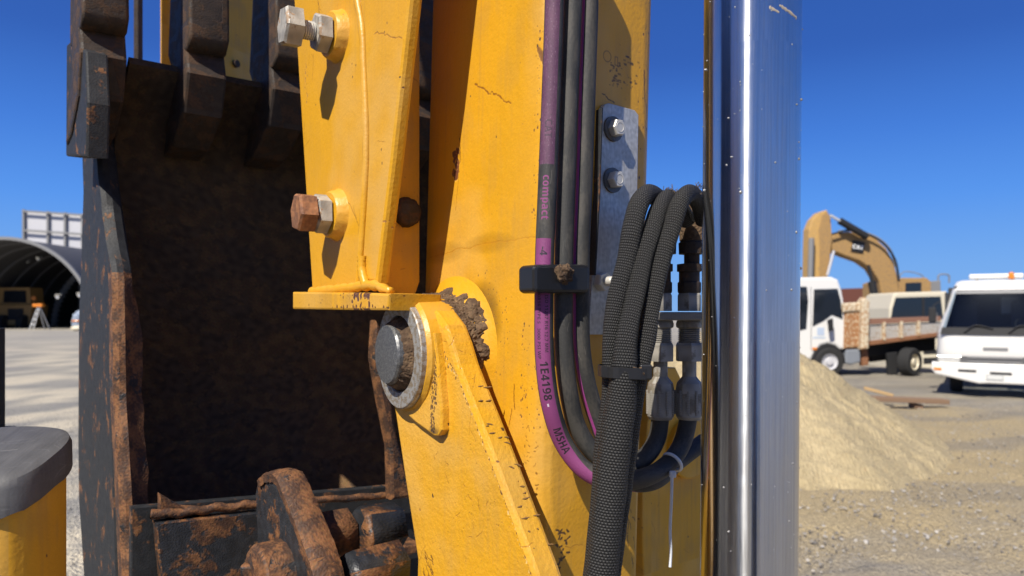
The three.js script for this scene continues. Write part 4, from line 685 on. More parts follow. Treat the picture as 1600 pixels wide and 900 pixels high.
{
  const d = 73, c = at(7, 515, d).setY(0), t = thing('arched_shed', 'dark open-ended arched shed with a pale rim, far left', 'shed', c), R = 9.1, seg = 48;
  const arch = (r0, r1, z0, z1) => { const s = new THREE.Shape(); s.absarc(0, 0, r1, 0, Math.PI, false); s.absarc(0, 0, r0, Math.PI, 0, true); const g = new THREE.ExtrudeGeometry(s, { depth: z1 - z0, bevelEnabled: false, curveSegments: seg }); return g.translate(c.x, 0, z0); };
  part('vault', arch(R - 0.12, R, -d - 26, -d), paint(0.07, 0.07, 0.075, 0.7), t);
  for (let k = 0; k < 7; k++) part('rib', arch(R - 0.32, R - 0.14, -d - 3 - k * 3.2, -d - 2.6 - k * 3.2), paint(0.11, 0.11, 0.115, 0.6), t);
  part('rim', arch(R - 0.2, R + 0.12, -d, -d + 0.3), B.grey, t);
  const hoop = []; for (let k = 0; k <= 90; k++) hoop.push(V(c.x + Math.cos(Math.PI * k / 90) * (R - 0.35), Math.sin(Math.PI * k / 90) * (R - 0.35), -d - 22));
  part('ribbed_duct', tube(hoop, (s) => 0.42 * (1 + 0.3 * Math.sin(s * 260)), { seg: 400, rad: 8 }), B.pale, t);
  const wall = new THREE.Shape(); wall.absarc(0, 0, R - 0.12, 0, Math.PI, false); wall.closePath(); part('end_wall', new THREE.ExtrudeGeometry(wall, { depth: 0.2, bevelEnabled: false, curveSegments: seg }).translate(c.x, 0, -d - 26), B.dark, t);
  for (const [px, py, dd] of [[92, 462, 76], [126, 459, 74.5], [45, 407, 84], [62, 403, 80]]) { const p = at(px, py, dd); const l = part('lamp', axial(p, V(-0.3, -0.4, 0.9), [[0.1, -0.3], [0.24, 0.2], [0.26, 0.25], [0.2, 0.25], [0, 0.1]], 16), B.lamp, t); }
}
{
  const d = 92, P = faceP(d), t = thing('billboard', 'back of a pale panelled sign board on posts above the arched shed', 'sign', at(110, 515, d).setY(0));
  part('board', slab(P, [[35, 329], [165, 338], [165, 398], [35, 388]], 0.3, { bevel: 0 }), B.pale, t);
  const F2 = faceP(d - 0.35); for (const x of [36, 74, 101, 128, 154]) part('frame_upright', slab(F2, [[x - 1.6, 327 + (x - 35) * 0.07], [x + 1.6, 327 + (x - 35) * 0.07], [x + 1.6, 391 + (x - 35) * 0.07], [x - 1.6, 391 + (x - 35) * 0.07]], 0.3, { bevel: 0 }), B.grey, t);
  const F3 = faceP(d - 0.6); for (const y of [328, 358, 388]) part('frame_rail', slab(F3, [[34, y], [166, y + 9], [166, y + 12], [34, y + 3]], 0.2, { bevel: 0 }), B.grey, t);
  for (const x of [126, 60]) part('leg', boxG(at(x, 440, d).setY(4.6), [0.4, 9.6, 0.4], 0.05), B.grey, t);
}
{
  const d = 82, P = faceP(d), t = thing('wheel_loader', 'dim yellow loader parked inside the arched shed', 'loader', at(20, 515, d).setY(0));
  const b = part('body', slab(P, [[-10, 476], [50, 476], [46, 508], [-10, 508]], 3, { bevel: 0.1 }), B.yel, t); part('cab', slab(faceP(d + 0.6), [[-2, 449], [46, 449], [48, 476], [-4, 476]], 2.4, { bevel: 0.08 }), B.yel, t);
  part('windscreen', slab(faceP(d + 0.5), [[6, 454], [40, 454], [41, 473], [5, 473]], 0.05, { bevel: 0 }), B.glass, t);
  for (const x of [4, 36]) part('wheel', axial(at(x, 504, d - 0.3), V(1, 0, 0), [[0, -0.35], [0.8, -0.35], [0.85, -0.2], [0.85, 0.2], [0.8, 0.35], [0, 0.35]], 24), B.tyre, t);
  part('grille', slab(faceP(d - 0.1), [[12, 482], [36, 482], [36, 500], [12, 500]], 0.06, { bevel: 0 }), B.dark, t); part('work_lamp', axial(at(54, 466, d - 0.5), V(0, 0, 1), [[0.25, 0], [0.25, 0.2], [0, 0.2]], 14), B.amber, t);
}
{
  const d = 70, t = thing('step_ladder', 'aluminium folding ladder standing open in front of the loader', 'ladder', at(62, 516, d).setY(0)), bar = (a, b, z0, z1) => tube([at(...a, z0), at(...b, z1)], 0.06, { seg: 4, rad: 6 });
  part('rail', bar([46, 515], [60, 478], d, d), B.lamp, t); part('rail', bar([52, 515], [63, 478], d, d), B.lamp, t); part('leg', bar([78, 515], [62, 478], d + 0.4, d), B.grey, t); part('leg', bar([70, 515], [60, 478], d + 0.4, d), B.grey, t);
  for (let k = 1; k < 5; k++) part('rung', bar([46 + k * 3, 515 - k * 8], [52 + k * 2.4, 515 - k * 8], d, d), B.lamp, t);
  part('top_cap', boxG(at(60, 477, d), [0.9, 0.3, 0.4], 0.03), B.amber, t);
}
{ const d = 68, t = thing('sack', 'pale sack lying at the mouth of the arched shed', 'sack', at(122, 514, d).setY(0)); const s = new THREE.SphereGeometry(0.5, 20, 14); s.scale(1.3, 0.5, 0.8); const p = at(122, 513, d); s.translate(p.x, 0.25, p.z); part('sack_body', lumps(s, 0.06, 3), B.cream, t); part('tied_neck', axial(V(p.x + 0.62, 0.3, p.z), V(1, 0.3, 0), [[0.14, 0], [0.06, 0.1], [0.15, 0.22], [0, 0.2]], 14), B.cream, t);
  const u = thing('tarpaulin_bundle', 'blue and white bundle standing behind the pale sack', 'bundle', at(124, 514, 71).setY(0)); const g = new THREE.SphereGeometry(0.75, 20, 14); g.scale(0.8, 1.25, 0.8); const q = at(124, 495, 71); g.translate(q.x, 0.9, q.z); part('cover', lumps(g, 0.12, 2), paint(0.25, 0.3, 0.38), u); part('strap', axial(V(q.x, 0.9, q.z), UP, [[0.62, -0.08], [0.66, 0], [0.62, 0.08]], 20), B.amber, u); }

// ---------------------------------------------------------------- right: white truck facing us
Object.assign(B, {
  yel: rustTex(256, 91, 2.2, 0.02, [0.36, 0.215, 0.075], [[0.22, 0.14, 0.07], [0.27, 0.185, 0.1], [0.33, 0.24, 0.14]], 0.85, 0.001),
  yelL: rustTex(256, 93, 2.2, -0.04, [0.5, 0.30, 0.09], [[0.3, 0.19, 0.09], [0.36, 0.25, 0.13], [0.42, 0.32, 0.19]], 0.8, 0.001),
  creamRust: rustTex(256, 95, 0.9, 0.1, [0.56, 0.48, 0.34], [[0.3, 0.15, 0.06], [0.4, 0.2, 0.08], [0.46, 0.3, 0.16]], 0.9, 0.002),
  columnRust: rustTex(256, 97, 1.4, 0.42, [0.52, 0.42, 0.28], [[0.26, 0.12, 0.05], [0.36, 0.17, 0.065], [0.45, 0.27, 0.13]], 0.9, 0.002),
  trayPaint: rustTex(256, 99, 1.1, -0.02, [0.37, 0.35, 0.32], [[0.22, 0.16, 0.11], [0.3, 0.2, 0.12], [0.4, 0.3, 0.2]], 0.9, 0.002),
});
const wheelG = (c, ax, r, w) => axial(c, ax, [[r * 0.55, -w / 2], [r * 0.92, -w / 2], [r, -w / 2 + 0.04], [r, w / 2 - 0.04], [r * 0.92, w / 2], [r * 0.62, w / 2], [r * 0.58, w / 2 - 0.03]], 36);
const rimG = (c, ax, r, w) => axial(c, ax, [[r * 0.6, w / 2 - 0.04], [r * 0.56, w / 2 - 0.01], [r * 0.5, w / 2 - 0.05], [r * 0.3, w / 2 - 0.07], [r * 0.24, w / 2 - 0.01], [r * 0.1, w / 2], [0, w / 2]], 28);
{
  const d = 14, px = d / F, c0 = at(1556, 490, d), t = thing('white_truck', 'white truck facing the camera at right with roof light bar and dark windscreen', 'truck', c0.clone().setY(0));
  const Y = (py) => EYE + (CY - py) * px;
  // cab shell from levels: [picture row, half width, front setback, back]
  const lev = [[572, 99, 0.06, 1.7], [566, 99, 0.03, 1.7], [548, 98, 0, 1.7], [524, 97, 0.02, 1.7], [519, 96.5, 0.03, 1.7], [500, 90, 0.1, 1.7], [475, 81, 0.2, 1.7], [452, 73, 0.3, 1.7], [445, 70, 0.36, 1.68], [438, 66, 0.5, 1.62], [435, 58, 0.7, 1.5], [434, 30, 1.0, 1.2]];
  const nS = 56, P = [], I = [];
  const sec = (hw, f, b) => { const o = [], cz = (f + b) / 2, hz = (b - f) / 2; for (let k = 0; k < nS; k++) { const a = k / nS * 6.2832, cs = Math.cos(a), sn = Math.sin(a), e = 0.28; o.push([hw * px * Math.sign(cs) * Math.abs(cs) ** e, -(cz - hz * Math.sign(sn) * Math.abs(sn) ** e)]); } return o; };
  lev.forEach(([py, hw, f, b]) => sec(hw, f, b).forEach(([x, z]) => P.push(c0.x + x, Y(py), c0.z + z)));
  const open = (j, k) => { const a = (k + 0.5) / nS * 6.2832; return j >= 4 && j <= 6 && Math.sin(a) > 0 && Math.abs(Math.cos(a)) < 0.62; };
  for (let j = 0; j < lev.length - 1; j++) for (let k = 0; k < nS; k++) { const a = j * nS + k, b = j * nS + (k + 1) % nS; if (!open(j, k)) I.push(a, b, a + nS, b, b + nS, a + nS); }
  let g = new THREE.BufferGeometry(); g.setAttribute('position', new THREE.Float32BufferAttribute(P, 3)); g.setIndex(I); g = toCreasedNormals(g, 0.7);
  const cab = part('cab', boxUV(g), B.white, t);
  const skin = (rows, hwIn, out, n = 20) => { const Q = [], J = []; rows.forEach(([py, hw, f]) => { for (let k = 0; k <= n; k++) { const s = k / n * 2 - 1; Q.push(c0.x + s * (hw - hwIn) * px, Y(py), c0.z - f + out - 0.05 * s ** 4); } }); for (let j = 0; j < rows.length - 1; j++) for (let k = 0; k < n; k++) { const a = j * (n + 1) + k, b = a + n + 1; J.push(a, b, a + 1, a + 1, b, b + 1); } const q = new THREE.BufferGeometry(); q.setAttribute('position', new THREE.Float32BufferAttribute(Q, 3)); q.setIndex(J); q.computeVertexNormals(); return boxUV(q); };
  part('windscreen', skin([[520, 96.5, 0.03], [500, 90, 0.1], [475, 81, 0.2], [453, 73.5, 0.3]], 6, 0.02), new THREE.MeshPhysicalMaterial({ color: lin(0.55, 0.62, 0.68), transmission: 1, thickness: 0, roughness: 0.03, ior: 1.5 }), cab);
  const trim = paint(0.035, 0.037, 0.042, 0.8), seatM = paint(0.07, 0.075, 0.085, 0.85), by = (x, py, z, sx, sy, sz, r) => boxG(V(c0.x + x, Y(py), c0.z - z), [sx, sy, sz], r);
  part('dashboard', by(0, 524, 0.36, 2.1, 0.22, 0.4, 0.06), paint(0.12, 0.125, 0.13, 0.7), cab); part('rear_lining', by(0, 490, 1.5, 2.0, 1.1, 0.08, 0.03), trim, cab); part('head_lining', by(0, 447, 0.95, 1.7, 0.05, 1.1, 0.02), trim, cab); part('rear_window', by(0.5, 476, 1.45, 0.7, 0.34, 0.03, 0.01), B.pale, cab);
  for (const s of [-0.62, 0.62]) { const st = part('seat', by(s, 503, 1.15, 0.56, 0.85, 0.16, 0.07), seatM, cab); part('headrest', by(s, 466, 1.12, 0.3, 0.2, 0.12, 0.05), seatM, st); part('lining', by(s * 1.62, 492, 0.9, 0.06, 0.9, 1.1, 0.02), trim, cab); }
  { const w = new THREE.TorusGeometry(0.22, 0.018, 10, 36); w.rotateX(-0.9); w.translate(c0.x + 0.62, Y(508), c0.z - 0.62); part('steering_wheel', w, B.black, cab); } part('rear_view_mirror', by(0, 458, 0.34, 0.3, 0.08, 0.03, 0.02), B.black, cab);
  { const c = document.createElement('canvas'); c.width = 64; c.height = 32; const x = c.getContext('2d'); x.fillStyle = '#c9cac6'; x.fillRect(0, 0, 64, 32); x.strokeStyle = '#8a8c8c'; x.lineWidth = 2; x.strokeRect(2, 2, 60, 28); part('number_plate', boxG(V(c0.x - 0.02, Y(589), c0.z + 0.13), [0.34, 0.1, 0.012], 0.003), std({ map: tex(c, true), roughness: 0.5 }), t); }
  for (const s of [-1, 1]) { const m = part('mirror_arm', tube([V(c0.x + s * 93 * px, Y(470), c0.z - 0.3), V(c0.x + s * 104 * px, Y(478), c0.z - 0.22), V(c0.x + s * 104 * px, Y(505), c0.z - 0.22)], 0.014, { seg: 12, rad: 6 }), B.black, cab); part('mirror', boxG(V(c0.x + s * 106 * px, Y(492), c0.z - 0.22), [0.16, 0.3, 0.05], 0.02), B.black, m); }
  part('door_seam', boxG(V(c0.x - 98.6 * px, Y(525), c0.z - 0.42), [0.012, 0.9, 0.012], 0.003), B.grey, cab);
  part('brand_bar', slab(faceP(d - 0.012), [[1536, 543], [1576, 543], [1576, 548], [1536, 548]], 0.02, { bevel: 0.004 }), B.grey, cab);
  part('cowl_strip', skin([[523.5, 97, 0.02], [512, 94, 0.055]], 5, 0.032), B.black, cab);
  part('sun_visor', skin([[458, 75, 0.28], [453, 73.5, 0.31]], 8, 0.035), B.grey, cab);
  for (const s of [-1, 1]) { const a = V(c0.x + (s < 0 ? -52 : 20) * px, Y(520), c0.z + 0.03), m = V(a.x + 18 * px, Y(509), c0.z - 0.0), e = V(a.x + 48 * px, Y(514), c0.z + 0.0); part('wiper', tube([a, m, e], 0.014, { seg: 16, rad: 6 }), B.black, cab); }
  part('grille', slab(faceP(d - 0.03), [[1459, 557], [1653, 557], [1652, 569], [1460, 569]], 0.06, { bevel: 0.01 }), paint(0.1, 0.1, 0.1, 0.4), t); part('grille_bar', slab(faceP(d - 0.05), [[1512, 558.5], [1600, 558.5], [1600, 561], [1512, 561]], 0.03, { bevel: 0.004 }), B.grey, t); part('grille_bar', slab(faceP(d - 0.05), [[1512, 565], [1600, 565], [1600, 567], [1512, 567]], 0.03, { bevel: 0.004 }), B.grey, t);
  for (const x of [1482, 1630]) part('headlight', slab(faceP(d - 0.05), [[x - 20, 558], [x + 20, 558], [x + 17, 568], [x - 18, 568]], 0.05, { bevel: 0.008 }), B.lamp, t);
  const bump = part('bumper', slab(faceP(d - 0.12), [[1456, 569], [1656, 569], [1657, 585], [1650, 597], [1630, 600], [1550, 600], [1535, 601], [1480, 591], [1462, 588], [1455, 580]], 0.4, { bevel: 0.03 }), B.white, t);
  for (const [a, b, y] of [[1501, 1531, 579], [1553, 1588, 581.5], [1610, 1640, 580]]) part('slot', slab(faceP(d - 0.125), [[a, y], [b, y + 0.5], [b, y + 4.5], [a, y + 4]], 0.03, { bevel: 0.004 }), B.black, bump);
  for (const x of [1460, 1640]) part('indicator', slab(faceP(d - 0.13), [[x, 577], [x + 13, 577.5], [x + 13, 582], [x, 581.5]], 0.03, { bevel: 0.004 }), B.amber, bump);
  for (const s of [-1, 1]) part('wheel', wheelG(V(c0.x + s * 66 * px, 0.42, c0.z - 1.0), V(1, 0, 0), 0.42, 0.28), B.tyre, t);
  part('axle', boxG(V(c0.x, 0.45, c0.z - 1.0), [1.5, 0.16, 0.2], 0.02), B.black, t);
  const lb = part('light_bar', boxG(V(c0.x + 2 * px, Y(429), c0.z - 0.85), [92 * px, 0.1, 0.24], 0.04), B.white, t); part('beacon', axial(V(c0.x + 27 * px, Y(434), c0.z - 0.7), UP, [[0.06, 0], [0.06, 0.1], [0.045, 0.13], [0, 0.14]], 18), B.amber, lb); for (const s of [-1, 1]) part('bar_foot', boxG(V(c0.x + s * 30 * px, Y(433.5), c0.z - 0.85), [0.06, 0.06, 0.1], 0.01), B.grey, lb);
  part('load_bed', boxG(V(c0.x, 1.02, c0.z - 3.9), [2.2, 0.5, 4.0], 0.03), B.grey, t);
  for (const s of [-1, 1]) part('wheel', wheelG(V(c0.x + s * 66 * px, 0.42, c0.z - 4.6), V(1, 0, 0), 0.42, 0.3), B.tyre, t);
  for (const s of [-1, 1]) part('bed_rail', boxG(V(c0.x + s * 0.5, 0.66, c0.z - 3.8), [0.12, 0.2, 4.2], 0.02), B.black, t);
  t.rotation.y = -0.56; t.scale.x = 0.82;
}
// white crane truck, side on
{
  const d = 19, t = thing('crane_truck', 'white truck with rusty orange crane column and worn drop-side tray', 'truck', at(1350, 588, d).setY(0)), S = (o, pts, th, bev = 0.02) => slab(faceP(d - o), pts, th, { bevel: bev });
  const cab = part('cab', S(0, [[1205, 440], [1222, 434], [1300, 432.5], [1310, 437], [1316, 455], [1322, 490], [1323, 546], [1312, 546], [1305, 540], [1294, 537], [1283, 540], [1274, 550], [1268, 562], [1240, 563], [1205, 560]], 2.0, 0.06), B.white, t);
  part('side_window', S(0.015, [[1272, 452], [1309, 451], [1314, 470], [1317, 499], [1300, 492], [1286, 502], [1270, 510]], 0.04, 0.006), B.glass, cab); part('quarter_window', S(0.015, [[1226, 447], [1261, 448], [1263, 470], [1260, 514], [1246, 517], [1226, 518]], 0.04, 0.006), B.glass, cab);
  part('door_line', S(0.006, [[1266.5, 448], [1267.5, 448], [1268, 548], [1267, 548]], 0.01, 0), B.grey, cab); part('door_print', S(0.008, [[1277, 512], [1288, 512], [1288, 524], [1277, 524]], 0.01, 0), paint(0.42, 0.5, 0.62), cab); part('door_print', S(0.008, [[1270, 526.5], [1290, 526.5], [1290, 528.5], [1270, 528.5]], 0.01, 0), paint(0.4, 0.5, 0.62), cab);
  part('indicator', S(0.03, [[1270, 543], [1277, 543], [1277, 547], [1270, 547]], 0.04, 0.006), B.amber, cab); part('mirror', S(0.25, [[1294, 500], [1302, 497], [1303, 516], [1296, 518]], 0.08), B.black, cab);
  const fen = []; for (let k = 0; k <= 16; k++) { const a = Math.PI * (1 - k / 16); fen.push([1295 + 26 * Math.cos(a), 566 - 28 * Math.sin(a)]); } for (let k = 16; k >= 0; k--) { const a = Math.PI * (1 - k / 16); fen.push([1295 + 21.5 * Math.cos(a), 566 - 22 * Math.sin(a)]); }
  part('mudguard', S(0.06, fen, 0.5, 0.01), B.black, t);
  const wc = at(1294, 567, d - 0.0), w = part('wheel', wheelG(wc.clone().setY(0.36), V(0, 0, 1), 0.36, 0.26), B.tyre, t); part('rim', rimG(wc.clone().setY(0.36), V(0, 0, 1), 0.36, 0.26), B.pale, w);
  const rc = at(1421, 567, d - 0.05), rw = part('wheel', wheelG(rc.clone().setY(0.36), V(0.55, 0, 0.83), 0.36, 0.3), B.tyre, t); part('rim', rimG(rc.clone().setY(0.36), V(0.55, 0, 0.83), 0.36, 0.3), B.cream, rw);
  const oc = at(1294, 567, d + 1.7), ow = part('wheel', wheelG(oc.setY(0.36), V(0, 0, 1), 0.36, 0.26), B.tyre, t); const oc2 = at(1415, 567, d + 1.7); part('wheel', wheelG(oc2.setY(0.36), V(0, 0, 1), 0.36, 0.3), B.tyre, t);
  part('crane_column', S(0.05, [[1320, 484], [1346, 482], [1346, 543], [1319, 545]], 0.42, 0.05), B.columnRust, t); part('crane_head', S(0.1, [[1318, 474], [1346, 472], [1347, 486], [1318, 488]], 0.5, 0.04), B.creamRust, t); part('crane_post', S(0.2, [[1347, 470], [1352, 464], [1360, 470], [1358, 545], [1346, 546]], 0.3, 0.04), B.creamRust, t);
  part('tank', S(0.02, [[1322, 546], [1345, 545], [1345, 566], [1330, 570], [1320, 568]], 0.5, 0.04), paint(0.2, 0.22, 0.25), t);
  part('chassis', S(-0.4, [[1300, 540], [1462, 528], [1462, 548], [1300, 562]], 0.9, 0.02), B.black, t);
  const tray = part('tray_side', S(-0.05, [[1358, 508], [1470, 503], [1470, 521], [1360, 535]], 0.06, 0.01), B.trayPaint, t);
  part('tray_rail', S(0, [[1357, 498], [1470, 494], [1470, 502], [1357, 507]], 0.1, 0.01), paint(0.22, 0.11, 0.07, 0.8), tray); part('tray_rail', S(0, [[1357, 533], [1470, 519], [1470, 525], [1357, 540]], 0.1, 0.01), B.rusty, tray);
  for (const x of [1382, 1409, 1436]) part('stake', S(0.03, [[x - 2.4, 503 - (x - 1382) * 0.03], [x + 2.4, 503 - (x - 1382) * 0.03], [x + 2.4, 532 - (x - 1382) * 0.13], [x - 2.4, 532 - (x - 1382) * 0.13]], 0.09, 0.01), B.creamRust, tray);
  part('tray_floor', boxG(at(1412, 524, d + 1.1), [1.85, 0.1, 1.9], 0.02), B.grey, t);
  part('mud_flap', S(-0.1, [[1386, 552], [1402, 550], [1403, 585], [1388, 586]], 0.1, 0.01), B.black, t); part('step', S(0, [[1346, 545], [1356, 545], [1358, 570], [1348, 572]], 0.2), M.boltRust, t);
  part('far_frame', S(-0.6, [[1356, 540], [1398, 540], [1392, 562], [1362, 566]], 0.5, 0.02), B.dark, t);
}
// cream truck behind
{
  const d = 22, t = thing('cream_truck', 'cream truck cab showing its dark windscreen behind the drop-side tray', 'truck', at(1432, 580, d).setY(0)), S = (o, pts, th, b = 0.02) => slab(faceP(d - o), pts, th, { bevel: b });
  const cab = part('cab', S(0, [[1390, 482], [1396, 460], [1402, 457], [1480, 455], [1490, 580], [1388, 580]], 1.7, 0.05), B.cream, t); part('windscreen', S(0.02, [[1395, 482], [1400, 465], [1470, 463], [1474, 498], [1392, 499]], 0.04, 0.006), B.glass, cab);
  part('pillar', S(0.03, [[1441, 464], [1445, 464], [1445, 499], [1441, 499]], 0.05, 0.005), B.black, cab); const bm = part('bumper', S(0.12, [[1438, 540], [1500, 538], [1500, 575], [1436, 577]], 0.2, 0.03), B.cream, t); part('slot', S(0.125, [[1443, 547], [1470, 546], [1470, 553], [1443, 554]], 0.03, 0.005), B.black, bm); part('slot', S(0.125, [[1443, 559], [1470, 558], [1470, 568], [1443, 569]], 0.03, 0.005), B.black, bm);
  for (const x of [1400, 1480]) part('wheel', wheelG(at(x, 570, d + 0.6).setY(0.4), V(1, 0, 0), 0.4, 0.26), B.tyre, t);
}
// far excavator
{
  const d = 27, t = thing('excavator', 'far yellow excavator with arched boom raised behind the trucks', 'excavator', at(1420, 560, d).setY(0)), S = (o, pts, th, b = 0.03, sm = false) => slab(faceP(d - o), pts, th, { bevel: b, smooth: sm });
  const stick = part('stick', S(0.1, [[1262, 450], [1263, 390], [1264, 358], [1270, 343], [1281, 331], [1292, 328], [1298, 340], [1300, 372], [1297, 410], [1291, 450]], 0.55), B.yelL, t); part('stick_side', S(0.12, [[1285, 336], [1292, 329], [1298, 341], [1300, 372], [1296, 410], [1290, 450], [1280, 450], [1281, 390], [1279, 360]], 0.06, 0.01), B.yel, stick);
  const boom = part('boom', S(0, [[1296, 372], [1306, 364], [1325, 362], [1350, 365], [1368, 372], [1385, 388], [1396, 408], [1402, 430], [1408, 470], [1398, 500], [1380, 500], [1378, 462], [1374, 440], [1362, 420], [1345, 408], [1322, 400], [1300, 391]], 0.6, 0.04), B.yel, t);
  const bt = (() => { const c = document.createElement('canvas'); c.width = 128; c.height = 128; const x = c.getContext('2d'); x.fillStyle = '#1a1a1a'; x.fillRect(0, 0, 128, 128); x.fillStyle = '#f4f4f2'; x.font = 'bold 66px sans-serif'; x.textAlign = 'center'; x.textBaseline = 'middle'; x.fillText('CAT', 64, 68, 118); return c; })();
  { const P = faceP(d - 0.03), [x0, y0] = P.pt(1331, 394), [x1, y1] = P.pt(1350, 377), g = new THREE.BoxGeometry(x1 - x0, y1 - y0, 0.03); g.rotateZ(-0.18); g.translate((x0 + x1) / 2, EYE + (y0 + y1) / 2, -d + 0.035); part('badge', g, std({ map: tex(bt, true), roughness: 0.5 }), boom); }
  const rod = (a, b, r, m, n, par = t, z = 0.3) => part(n, tube([at(...a, d - z), at(...b, d - z)], r, { seg: 6, rad: 12 }), m, par);
  rod([1297, 336], [1322, 351], 0.05, B.lamp, 'cylinder_rod'); rod([1312, 345], [1355, 370], 0.13, B.black, 'stick_cylinder'); rod([1357, 414], [1364, 448], 0.06, B.black, 'cylinder_rod'); rod([1362, 440], [1374, 500], 0.14, B.black, 'boom_cylinder'); rod([1303, 392], [1293, 430], 0.05, B.pale, 'bucket_rod'); rod([1268, 372], [1266, 440], 0.1, B.grey, 'bucket_cylinder');
  part('hose_line', tube([[1300, 366], [1325, 360], [1355, 366], [1380, 380], [1398, 405], [1405, 440]].map(([x, y]) => at(x, y, d - 0.2)), 0.04, { seg: 40, rad: 6 }), B.black, boom); part('hose_line', tube([[1310, 364], [1340, 364], [1370, 374], [1390, 392], [1400, 420]].map(([x, y]) => at(x, y - 3, d + 0.2)), 0.04, { seg: 40, rad: 6 }), B.grey, boom);
  const body = part('house', S(-1.2, [[1394, 440], [1410, 434], [1448, 434], [1455, 440], [1456, 540], [1394, 540]], 2.4), B.yel, t); part('window', S(-1.18, [[1415, 442], [1440, 441], [1440, 456], [1415, 456]], 0.05, 0.01), B.glass, body); part('cab', S(-1.3, [[1448, 440], [1470, 438], [1471, 470], [1448, 470]], 1.6), B.grey, t);
  part('handrail', tube([[1466, 440], [1467, 430], [1482, 430], [1483, 442]].map(([x, y]) => at(x, y, d + 1.5)), 0.03, { seg: 20, rad: 6 }), B.grey, body); part('handrail', tube([[1404, 434], [1412, 425], [1440, 430], [1446, 438]].map(([x, y]) => at(x, y, d + 1.4)), 0.02, { seg: 20, rad: 6 }), B.grey, body);
  for (const z of [0.2, 2.4]) part('track', slab(faceP(d + z), [[1370, 556], [1380, 545], [1480, 545], [1490, 556], [1480, 567], [1380, 567]], 0.5, { bevel: 0.05 }), B.black, t);
}
{
  const d = 34, t = thing('red_shed', 'low shed with rusty red roof far behind the crane truck', 'shed', at(1345, 540, d).setY(0)); part('wall', slab(faceP(d), [[1322, 470], [1372, 470], [1372, 550], [1322, 550]], 3, { bevel: 0 }), paint(0.14, 0.08, 0.06, 0.9), t); part('roof', slab(faceP(d - 0.2), [[1316, 451], [1378, 449], [1380, 474], [1316, 476]], 3.5, { bevel: 0.02 }), paint(0.13, 0.045, 0.03, 0.9), t);
}
// planks on the ground
{
  const pk = (a, b, da, db, h, w, m, label) => { const A = at(a[0], a[1], da), Bp = at(b[0], b[1], db), dir = Bp.clone().sub(A), L = dir.length(), t = thing('timber_plank', label, 'plank', A.clone().lerp(Bp, 0.5).setY(0)); const g = new RoundedBoxGeometry(L, h, w, 2, 0.008); g.rotateZ(Math.atan2(dir.y, Math.hypot(dir.x, dir.z))); g.rotateY(Math.atan2(-dir.z, dir.x)); const c = A.clone().lerp(Bp, 0.5); g.translate(c.x, c.y, c.z); part('board', boxUV(g), m, t); };
  pk([1349, 622], [1477, 627], 12.4, 12.5, 0.08, 0.24, B.woodDark, 'long brown plank lying level across a block beside the sand heap'); pk([1350, 606], [1396, 618], 12.9, 12.7, 0.05, 0.14, B.wood, 'short yellow plank tilted on the long brown one'); pk([1424, 633.5], [1438, 634.5], 12.5, 12.5, 0.07, 0.2, B.woodDark, 'small timber block propping the long brown plank');
}

// ---------------------------------------------------------------- behind and beside the camera, mirrored in the chrome: a machine added to darken the rod, the photographer
{
  const t = thing('excavator', 'yellow and black excavator body on tracks, added out of view to darken the chrome rod reflection', 'excavator body', V(-3.5, 0, 0.5)), bx = (x, y, z, sx, sy, sz, r = 0.05) => boxG(V(x + 2.7, y, z + 0.9), [sx, sy, sz], r);
  for (const z of [-1.9, 1.1]) { const tr = part('track', bx(-6.2, 0.5, z, 4.2, 0.95, 0.6, 0.4), M.blackSteel, t); for (let k = 0; k < 5; k++) part('roller', axial(V(-4.9 + k * 0.7, 0.3, z + 1.2), V(0, 0, 1), [[0, 0], [0.16, 0], [0.16, 0.06], [0, 0.06]], 16), M.darkSteel, tr); }
  part('turntable', axial(V(-3.5, 0.95, 0.5), UP, [[0, 0], [0.8, 0], [0.8, 0.3], [0, 0.3]], 30), M.blackSteel, t);
  const h = part('house', bx(-6.5, 1.85, 0.2, 3.4, 1.2, 1.4), M.yelDull, t); part('counterweight', bx(-8.3, 1.8, -0.4, 0.7, 1.3, 2.5, 0.2), M.blackSteel, t); part('grille', bx(-6.3, 1.9, 0.91, 1.2, 0.7, 0.04, 0.01), M.blackSteel, h);
  const c = part('cab', bx(-5.4, 2.1, -1.2, 1.5, 1.75, 1.1, 0.12), M.blackSteel, t); part('cab_window', bx(-4.64, 2.4, -1.2, 0.03, 0.9, 0.85, 0.01), B.glass, c); part('cab_window', bx(-5.4, 2.4, -0.64, 1.0, 0.8, 0.03, 0.01), B.glass, c);
}
